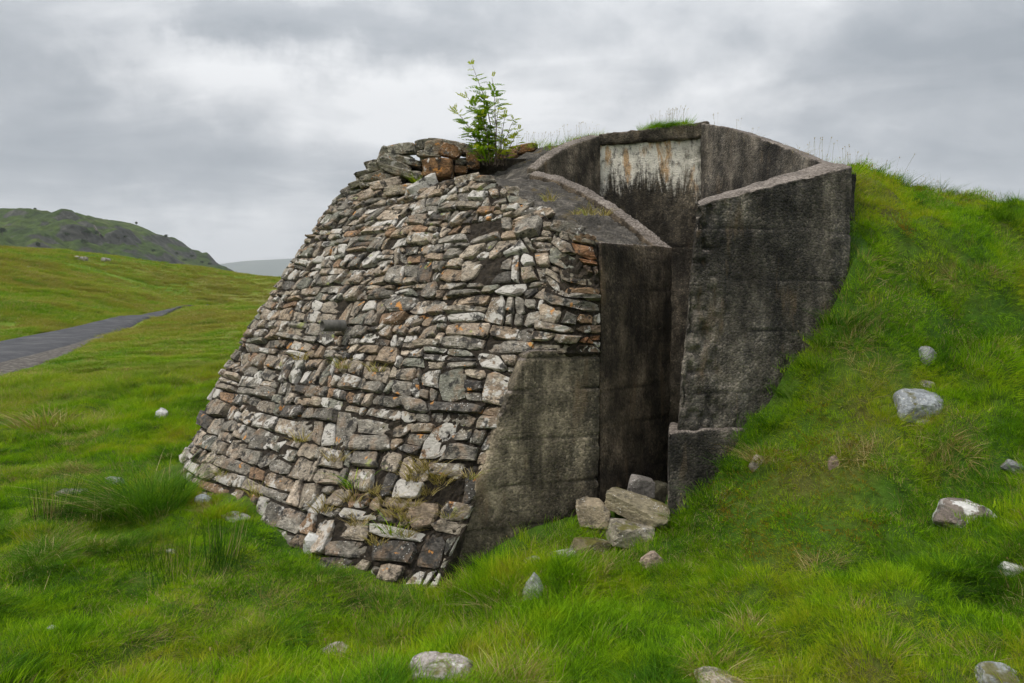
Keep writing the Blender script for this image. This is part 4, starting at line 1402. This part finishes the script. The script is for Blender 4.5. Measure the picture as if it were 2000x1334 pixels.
GRASS_OUT = [(-3.33, 6.4), (-2.3, 5.42), (-1.45, 4.68), (-.86, 4.42), (-.42, 4.30), (.0, 4.52), (.63, 4.80), (.80, 4.78), (1.05, 4.66), (2.52, 5.09), (2.60, 5.2), (2.78, 5.45), (2.36, 7.75), (1.6, 8.3), (.2, 8.35), (-.9, 8.3), (-2.2, 8.6), (-3.3, 7.4)]
def near_points(n):
    x = rng.uniform(-10, 8.5, n); y = rng.uniform(1.3, 13, n)
    u = x / y
    ok = (np.abs(u) < .95) & ~in_poly(x, y, GRASS_OUT)
    ok &= ~((y > 8.8) & (u > -.22) & (u < .44))             # hidden behind the bunker
    d = np.hypot(x, y)
    ok &= rng.random(n) < np.clip(5.0 / d, .28, 1)
    ok &= ~on_road(x, y)
    for (rx, ry, ra) in ROCKSPOTS:                            # nothing grows through the rocks
        ok &= ~(np.hypot(x - rx, y - ry - ra * .15) < ra * .80)
    return x[ok], y[ok]
x, y = near_points(88000)
ring_x, ring_y = [], []
for (rx, ry, ra) in ROCKSPOTS[9:]:                            # longer grass left ungrazed round each rock
    for _ in range(int(6 + ra * 110)):
        a_ = random.uniform(0, 6.283); q_ = ra * random.uniform(.85, 1.15) + .02
        ring_x.append(rx + math.cos(a_) * q_); ring_y.append(ry + math.sin(a_) * q_ * .8)
n_ring = len(ring_x)
x = np.concatenate([x, ring_x]); y = np.concatenate([y, ring_y])
is_ring = np.concatenate([np.zeros(len(x) - n_ring, bool), np.ones(n_ring, bool)])
z = hz(x, y)
e = .05
gxn = (hz(x + e, y) - hz(x - e, y)) / (2 * e); gyn = (hz(x, y + e) - hz(x, y - e)) / (2 * e)
keep = np.hypot(gxn, gyn) < 3.0
x, y, z, gxn, gyn, is_ring = x[keep], y[keep], z[keep], gxn[keep], gyn[keep], is_ring[keep]
n = len(x)
long_ = vn2(x, y, .8, 51) + .5 * vn2(x, y, 2.3, 52) + .35 * vn2(x, y, 5.0, 53)
moss = vn2(x, y, .7, 61) + .4 * vn2(x, y, 2.9, 62) + np.where(x > 1.4, .25, -.25)
r = rng.random(n)
kd = np.where(r < .4, 0, 1)
kd = np.where((long_ > .15) & (r > .35), 2, kd)
kd = np.where((long_ > .5) & (r > .3), 3, kd)
kd = np.where((moss > .45) & (r > .12), 4, kd)
kd = np.where(rng.random(n) < np.where(vn2(x, y, 1.2, 71) + .5 * vn2(x, y, 4, 72) > .4, .20, .025), 5, kd)
kd = np.where(rng.random(n) < .012, 6, kd)
kd = np.where((moss > .72) & (r > .5) & (x > 1.0), 10, kd)
tus = vn2(x, y, 1.7, 91) + .6 * vn2(x, y, 5.5, 92)
kd = np.where((tus > .62) & (rng.random(n) < .35), 11, kd)
kd = np.where((tus < -.78) & (rng.random(n) < .28), 12, kd)
# tall seed heads along the brow of the mound
brow = (x > 2.6) & (y > 5.85) & (y < 7.4)
kd = np.where(brow & (rng.random(n) < .05), 6, kd)
kd = np.where(is_ring, np.where(rng.random(n) < .6, 2, np.where(rng.random(n) < .5, 3, 5)), kd)
sc = np.where(is_ring, .62, .70) * (0.75 + .5 * rng.random(n)) * (1 + .35 * np.clip(long_, -1, 1)) * (1 + np.clip((np.hypot(x, y) - 6) / 14, 0, .6))
rots = np.stack([np.clip(np.arctan(gyn), -1, 1) * .8 + rng.normal(0, .08, n), -np.clip(np.arctan(gxn), -1, 1) * .8 + rng.normal(0, .08, n), np.where(rng.random(n) < .5, rng.normal(0, .6, n), rng.uniform(0, 6.28, n))], -1)
# rotate in the horizontal plane after tilting: keep tilt small so order matters little
near_o = scatter('meadow_grass', np.stack([x, y, z - .01], -1), kd, rots, np.stack([np.where(is_ring, .4, np.maximum(sc, .8)), np.where(is_ring, .4, np.maximum(sc, .8)), sc], -1), 'thick green pasture grass around the bunker and over the mound')
print('near tufts', n)

n = 90000
dd = 11 * (95 / 11) ** rng.random(n)
uu = rng.uniform(-.98, -.12, n)
x, y = uu * dd, dd
ok = ~on_road(x, y) & ~((poly_dist(x, y, ROAD_NEAR[5:]) < .35) & (y > 30)) & ~((y < 13) & (x > -9.5) & (rng.random(n) < .3))
x, y, dd = x[ok], y[ok], dd[ok]
n = len(x)
z = hz(x, y)
kd = np.where(rng.random(n) < .5, 7, 8)
kd = np.where(rng.random(n) < np.where(vn2(x, y, .25, 81) + .5 * vn2(x, y, .9, 82) > .15, .42, .07), 9, kd)
kd = np.where((vn2(x, y, .35, 84) + .6 * vn2(x, y, 1.1, 85) > .5) & (rng.random(n) < .5), 13, kd)
sc = (.55 + .45 * rng.random(n)) * np.clip(dd / 30, .55, 1.5)
rots = np.stack([rng.normal(0, .06, n), rng.normal(0, .06, n), rng.normal(0, .5, n) + 3.0 * (rng.random(n) < .35)], -1)
scatter('far_grass', np.stack([x, y, z - .02], -1), kd, rots, np.stack([sc, sc, sc * .85], -1), 'coarse yellow-green moor grass on the far meadow')
print('far tufts', n)

# grass on the ridge of the roof
rp = []
for (xa, ya, za, xb, yb, zb, m_, kk) in [(.40, 7.45, 3.30, .98, 7.75, 3.50, 30, (3, 6, 6, 5, 2)), (1.50, 7.56, 3.53, 1.88, 7.56, 3.575, 46, (3, 3, 2, 6)), (-.1, 8.2, 3.42, .4, 8.0, 3.46, 10, (6, 2, 5)), (2.1, 7.75, 3.60, 2.6, 5.7, 2.80, 10, (6, 6, 5)), (2.62, 5.35, 2.66, 2.75, 5.6, 2.7, 8, (6, 3))]:
    for _ in range(m_):
        t = random.random()
        rp.append((xa + (xb - xa) * t + random.uniform(-.03, .03), ya + (yb - ya) * t + random.uniform(-.04, .04), za + (zb - za) * t - .02, random.choice(kk), random.uniform(.6, 1.0)))
rp = np.array(rp)
n = len(rp)
scatter('roof_grass', rp[:, :3], rp[:, 3], np.stack([rng.normal(0, .1, n), rng.normal(0, .1, n), rng.normal(0, .7, n)], -1), np.repeat(rp[:, 4:5], 3, 1), 'wispy grass with seed heads along the roof edge of the bunker')

# ------------------------------------------------------------------ clumps that stand out
def clump(name, me, mat, loc, label, cat, group=None, s=1.0, rz=0.0):
    if not me.materials:
        me.materials.append(mat)
    o = bpy.data.objects.new(name, me)
    COL.objects.link(o)
    o.location = loc; o.scale = (s, s, s); o.rotation_euler = (0, 0, rz)
    return tag(o, label, cat, group)
g = ground_at(275, 1000)
clump('grass_tussock', blades(1100, .34, .22, .52, .0055, .7, .9, 401, (-.25, -.05), 4), M_TUSS, g, 'big dark green tussock sweeping left at the foot of the facing', 'tussock')
g = ground_at(110, 1010)
clump('rush_clump', blades(120, .16, .18, .44, .0045, .24, .2, 402, (.1, 0), 3), M_RUSH, g, 'dark rush clump in the grass below the concrete block', 'rush')
g = ground_at(200, 1025)
clump('rush_clump', blades(80, .10, .14, .34, .0045, .26, .2, 403, (.2, 0), 3), M_RUSH, g, 'smaller rush clump between the block and the big tussock', 'rush')
g = ground_at(370, 1130)
clump('rush_clump', blades(110, .24, .15, .36, .0042, .32, .25, 404, (.15, 0), 3), M_RUSH, g, 'loose rush clump in front of the left end of the facing', 'rush')
g = ground_at(285, 1110)
clump('rush_clump', blades(40, .14, .18, .36, .004, .3, .25, 405, (-.1, 0), 3), M_RUSH, g, 'thin rush clump left of the tiny pale stone', 'rush')
g = ground_at(440, 1105)
clump('rush_clump', blades(80, .12, .2, .42, .005, .2, .2, 406, (.12, 0), 3), M_RUSH, g, 'rush clump nearest the foot of the facing', 'rush')
g = ground_at(85, 830)
clump('grass_tussock', blades(220, .35, .12, .34, .009, .7, .8, 407, (-.3, 0), 3), M_STRAW, g, 'straw-coloured tussock in the meadow at the left edge', 'tussock')
g = ground_at(910, 1150)
clump('grass_tussock', blades(260, .13, .06, .14, .0036, .8, .9, 408, (.1, -.2), 3), M_STRAW, g, 'brown dead tussock below the corner of the facing', 'tussock')
g = ground_at(980, 1195)
clump('grass_tussock', blades(420, .15, .07, .15, .0038, .85, 1.0, 409, (-.35, -.05), 3), M_TUSS, g, 'dark green tussock in front of the pale pyramid stone', 'tussock')
g = ground_at(1400, 1318)
clump('grass_tussock', blades(260, .13, .05, .13, .004, .9, .9, 410, (.2, -.2), 3), M_STRAW, g, 'dead straw tussock over the half-buried stone', 'tussock')
g = ground_at(1490, 905)
clump('grass_tussock', blades(200, .11, .10, .22, .004, .8, 1.0, 411, (-.3, -.3), 3), M_STRAW, g, 'pale drooping tussock beside the wing plinth', 'tussock')
g = ground_at(1470, 1235)
clump('grass_tussock', blades(160, .10, .05, .12, .004, .9, .8, 412, (.1, -.1), 3), M_STRAW, g, 'small brown dead tussock in the right foreground', 'tussock')
g = ground_at(1640, 640)
clump('grass_tussock', blades(200, .14, .10, .26, .004, .7, 1.0, 413, (.1, -.35), 3), M_TUSS, g, 'dark tussock hanging against the right end of the wing wall', 'tussock')

for k, (px, py) in enumerate([(1345, 1020), (1385, 975), (1430, 915), (1505, 835), (1548, 775), (1590, 715), (1615, 672)]):
    g = ground_at(px, py)
    clump('grass_tussock', blades(150, .09, .08, .20, .0038, .7, .9, 460 + k, (-.15, -.2), 3), M_TUSS, g - Vector((0, 0, .02)), 'dark grass tussock along the foot of the right wing wall', 'tussock', 'tussocks at the foot of the wing wall')
# little tufts rooted in the facing and on the roof
tm = [blades(46, .035, .03, .085, .0034, .8, .8, 420 + k, (0, -.1)) for k in range(3)]
tg = [blades(46, .04, .04, .12, .0034, .8, .8, 430 + k, (0, -.15)) for k in range(2)]
for m_ in tm: m_.materials.append(M_STRAW)
for m_ in tg: m_.materials.append(M_GRASS)
FTUFT = [(678, 722), (742, 728), (596, 712), (835, 912), (860, 935), (818, 940), (735, 965), (700, 950), (780, 1000), (800, 1015), (772, 1040), (790, 985), (812, 990), (640, 1000), (700, 1030), (748, 1065), (925, 930), (445, 930), (515, 975), (595, 868), (880, 1010), (660, 905), (840, 965), (775, 1015), (795, 1050), (850, 920), (825, 925), (760, 985), (870, 945), (700, 985)]
def facing_at(px, py):
    """nearest spot of the facing surface behind (px, py)"""
    d = pix_dir(px, py); best = None
    for i in range(101):
        for j in range(101):
            q = SAMP[i][j]
            t = q.y / d.y
            e_ = (q.x - d.x * t) ** 2 + (q.z - CAM_Z - d.z * t) ** 2
            if i > 12 and (best is None or e_ < best[0]):
                best = (e_, q, i, j)
    return best[1], normal(S1, best[2] / 100, best[3] / 100)
SAMP = [[S1(i / 100, j / 100) for j in range(101)] for i in range(101)]
for k, (px, py) in enumerate(FTUFT):
    q, nr = facing_at(px, py)
    me = random.choice(tm)
    s = random.uniform(1.3, 2.1)
    if k in (7, 10): me = random.choice(tg); s = 2.0
    clump('grass_tuft', me, M_STRAW, q + nr * .045, 'small dry grass tuft rooted between the facing stones', 'grass tuft', 'tufts growing in the stone facing', s, random.uniform(-.5, .5))
for px, py, dd, s in [(1073, 388, 5.55, .9), (1152, 415, 5.55, 1.0), (1180, 416, 5.7, .8), (1125, 414, 5.5, .6)]:
    clump('grass_tuft', random.choice(tm), M_STRAW, at(px, py, dd) - Vector((0, 0, .02)), 'tiny yellow grass tuft on the dark roof slab', 'grass tuft', 'tufts on the roof slab', s * 1.6)
clump('grass_tuft', tg[0], M_GRASS, at(812, 356, 7.2), 'small green tuft at the foot of the tumbled parapet', 'grass tuft', None, 1.3)

# orange moss cushion at the left foot of the facing
g = ground_at(385, 985)
clump('moss_cushion', blades(900, .16, .015, .05, .006, .8, .3, 451), M_MOSS, g, 'orange-yellow moss cushion at the left foot of the facing', 'moss')
g = ground_at(440, 1003)
clump('moss_cushion', blades(700, .15, .015, .04, .006, .8, .3, 452), M_MOSS, g, 'yellow-green moss cushion beneath the thin flat stone', 'moss')

# ------------------------------------------------------------------ rowan sapling on the roof
base = at(962, 312, 7.35)
sap = empty('rowan_sapling', base)
tag(sap, 'leafy young rowan sapling growing from the top of the bunker', 'sapling')
rr = random.Random(5)
STEMS = [  # photo x, y of the tip, start x offset, number of leaves
 (922, 128, 0, 26), (962, 152, 4, 9), (913, 190, -4, 16), (897, 222, -18, 12), (888, 215, -26, 8), (925, 200, -10, 16), (950, 195, -2, 13), (975, 205, 8, 5), (987, 225, 14, 5), (1004, 235, 20, 8), (1013, 255, 24, 8), (940, 225, -6, 16), (930, 245, -16, 12), (965, 240, 6, 10), (995, 262, 16, 8), (915, 255, -20, 10), (980, 250, 10, 8), (950, 265, 0, 12), (935, 275, -10, 10), (1016, 278, 26, 5), (958, 285, 4, 12), (975, 280, 12, 10), (985, 290, 18, 8), (940, 292, -8, 10), (925, 290, -18, 8), (1000, 272, 20, 6)]
SV, SF = [], []
LV, LF, LC = [], [], []
def stem(p0, p1, r0, r1, bend, seg=7, n=5):
    pts = []
    d = p1 - p0
    for s in range(seg + 1):
        t = s / seg
        pts.append(p0 + d * t + bend * math.sin(t * math.pi) + Vector((rr.uniform(-1, 1), rr.uniform(-1, 1), 0)) * .006)
    k = len(SV)
    for s, q in enumerate(pts):
        r_ = r0 + (r1 - r0) * s / seg
        for a in range(n):
            an = 6.283 * a / n
            SV.append(q + Vector((math.cos(an) * r_, math.sin(an) * r_, 0)))
    for s in range(seg):
        for a in range(n):
            b_ = (a + 1) % n
            SF.append((k + s * n + a, k + s * n + b_, k + (s + 1) * n + b_, k + (s + 1) * n + a))
    return pts
def leaflet(p0, d, nrm, L, W, c):
    sd = d.cross(nrm).normalized()
    k = len(LV)
    LV.extend([p0, p0 + d * L * .45 + sd * W / 2 + nrm * L * .06, p0 + d * L - nrm * L * .08, p0 + d * L * .45 - sd * W / 2 + nrm * L * .06])
    LF.append((k, k + 1, k + 2, k + 3))
    LC.extend([c] * 4)
def pinnate(p0, d, L, c0):
    """a rowan leaf: paired leaflets along a midrib"""
    d = d.normalized()
    up = Vector((0, 0, 1))
    sd = d.cross(up)
    sd = sd.normalized() if sd.length > .05 else Vector((1, 0, 0))
    nrm = sd.cross(d)
    pairs = rr.randint(4, 6)
    for i in range(pairs):
        t = .22 + .72 * i / pairs
        q = p0 + d * L * t - up * (L * .25 * t * t)
        c = (min(1, max(0, c0 + rr.uniform(-.15, .15))), .5, 0, 1)
        for sg in (-1, 1):
            leaflet(q, (sd * sg * .85 + d * .5).normalized(), nrm, L * rr.uniform(.32, .40), L * .16, c)
    leaflet(p0 + d * L * .95 - up * L * .25, d, nrm, L * .34, L * .14, (c0, .5, 0, 1))
for (tx, ty, ox, nl) in STEMS:
    dd_ = 7.35 + rr.uniform(-.18, .18)
    p0 = at(962 + ox, 318 + rr.uniform(-4, 2), 7.35 + rr.uniform(-.08, .08)) - Vector((0, 0, .03))
    p1 = at(tx, ty, dd_)
    L = (p1 - p0).length
    bend = Vector((-(p1.x - p0.x) * .22 + rr.uniform(-.03, .03), rr.uniform(-.05, .05), 0))
    pts = stem(p0, p1, .004 + .005 * L, .0018, bend)
    tall = ty < 215 or tx < 930
    for i in range(int(nl * 1.7)):
        t = rr.uniform(.16, 1.0) ** .8
        k = min(len(pts) - 2, int(t * (len(pts) - 1)))
        f = t * (len(pts) - 1) - k
        q = pts[k].lerp(pts[k + 1], min(1, f))
        a = rr.uniform(0, 6.283)
        d = Vector((math.cos(a), math.sin(a), rr.uniform(.1, .9)))
        if tx < 950: d.x -= .25
        yel = .85 if (tx > 965 or t > .93) else rr.uniform(.15, .65)
        pinnate(q, d, rr.uniform(.09, .15) if tall else rr.uniform(.05, .095), yel)
    pinnate(p1, Vector((rr.uniform(-.5, .5), rr.uniform(-.5, .5), 1)), .07, .95)
    if rr.random() < .6:
        k = rr.randint(3, 5)
        e_ = pts[k] + Vector((rr.uniform(-.12, .12), rr.uniform(-.1, .1), rr.uniform(.08, .2)))
        stem(pts[k], e_, .003, .0012, Vector((0, 0, 0)), 3)
        for _ in range(3):
            pinnate(e_, Vector((rr.uniform(-1, 1), rr.uniform(-1, 1), rr.uniform(0, 1))), rr.uniform(.05, .09), rr.uniform(.3, .8))
so = link('stems', mesh('stems', [v - base for v in SV], SF, True), M_BARK)
so.parent = sap
me = mesh('foliage', [v - base for v in LV], LF)
a = me.color_attributes.new('blade', 'FLOAT_COLOR', 'POINT')
a.data.foreach_set('color', np.array(LC, np.float32).ravel())
lo = link('foliage', me, M_LEAF)
lo.parent = sap
clump('grass_tuft', tg[1], M_GRASS, at(950, 316, 7.3), 'green grass tuft at the foot of the rowan sapling', 'grass tuft', None, 1.8)

# ------------------------------------------------------------------ far trees and wall on the hill
def far_tree(loc, h, wd, seed, label, group):
    r_ = random.Random(seed)
    root = empty('hill_tree', loc)
    tag(root, label, 'tree', group)
    n = 5
    V = []; Fq = []
    for z_, rad in ((-.3, .05 * h), (h * .6, .025 * h)):
        for k in range(n):
            V.append((rad * math.cos(6.283 * k / n), rad * math.sin(6.283 * k / n), z_))
    for k in range(n):
        Fq.append((k, (k + 1) % n, n + (k + 1) % n, n + k))
    t_ = link('trunk', mesh('trunk', V, Fq), M_BARK); t_.parent = root
    V, Fq, Cc = [], [], []
    for _ in range(150):
        d = Vector([r_.gauss(0, 1) for _ in range(3)]).normalized() * (r_.random() ** .45)
        c = Vector((d.x * wd / 2, d.y * wd / 2, h * .58 + d.z * h * .42))
        a_ = Vector([r_.gauss(0, 1) for _ in range(3)]).normalized(); b_ = a_.cross(Vector((.3, .5, .8))).normalized()
        s_ = h * r_.uniform(.07, .15)
        k = len(V)
        V += [c - a_ * s_, c + b_ * s_, c + a_ * s_, c - b_ * s_]
        Fq.append((k, k + 1, k + 2, k + 3))
        cc = r_.random(); Cc += [(cc, .5, 0, 1)] * 4
    me = mesh('crown', V, Fq)
    a_ = me.color_attributes.new('blade', 'FLOAT_COLOR', 'POINT')
    a_.data.foreach_set('color', np.array(Cc, np.float32).ravel())
    c_ = link('crown', me, M_TREE); c_.parent = root
HT = [(172, 470, 5, 8), (188, 468, 4.5, 5), (165, 476, 4, 7), (275, 438, 3, 2), (325, 470, 4, 3.5), (242, 432, 4, 3), (75, 486, 4, 3), (130, 462, 4, 5), (5, 462, 6, 6), (375, 505, 3.5, 5), (395, 515, 3.5, 5), (410, 522, 3.5, 5), (300, 500, 3.5, 4), (225, 505, 3, 4), (245, 465, 3, 4), (345, 500, 3, 4), (360, 512, 3, 5)]
for k, (px, py, h, wd) in enumerate(HT):
    q = hill_at(px, py)
    if q is None: continue
    far_tree(q, h * .5, wd * .6, 500 + k, 'small dark bush scattered on the craggy hillside', 'bushes on the hillside')
for k, (px, h, wd) in enumerate([(77, 3.0, 2.4), (53, 3.4, 5), (121, 2.6, 2), (140, 2.0, 5), (272, 2.6, 2.2), (328, 2.4, 1.8)]):
    x_ = (px - 1000) / F * HD
    far_tree(Vector((x_, HD, hill_z(x_, HD) - .2)), h * .7, wd * .7, 540 + k, 'tiny tree standing on the skyline of the hill', 'trees on the hill skyline')
for k in range(12):
    px = 430 + k * 9
    x_ = (px - 1000) / F * 300
    zz = at(px, 541 + k * .9, 300).z
    far_tree(Vector((x_, 300, zz - 3.6)), 3.6 + random.uniform(-.5, .8), 5, 560 + k, 'bush in the wooded tail of the hill above the meadow', 'bushes at the tail of the hill')
pts = [hill_at(px, py) for px, py in [(184, 444), (190, 452), (196, 460), (202, 468)]]
pts = [q for q in pts if q is not None]
V, Fq = [], []
for q in pts:
    for dx, dz in ((-.25, -.5), (-.2, .8), (.2, .8), (.25, -.5)):
        V.append(q + Vector((dx, 0, dz)))
for k in range(len(pts) - 1):
    for j in range(4):
        Fq.append((4 * k + j, 4 * k + (j + 1) % 4, 4 * k + 4 + (j + 1) % 4, 4 * k + 4 + j))
tag(link('field_wall', mesh('field_wall', V, Fq), M_GRAVEL), 'thin grey dry-stone wall climbing the far hillside', 'wall')

# ------------------------------------------------------------------ haze
hv = bpy.data.materials.new('haze_air')
hv.use_nodes = True
t = NT(hv.node_tree); t.n.clear()
ho = t.new('ShaderNodeOutputMaterial')
pv = t.new('ShaderNodeVolumePrincipled')
pv.inputs['Color'].default_value = (.86, .91, .97, 1)
pv.inputs['Density'].default_value = .00020
t.link(pv.outputs[0], ho.inputs['Volume'])
bm = bmesh.new(); bmesh.ops.create_cube(bm, size=1)
me = bpy.data.meshes.new('haze'); bm.to_mesh(me); bm.free()
hb = link('haze', me, hv, None, (0, 0, 270))
hb.scale = (11800, 11800, 560)
tag(hb, 'thin moist air between the bunker and the mountains', 'haze', kind='stuff')
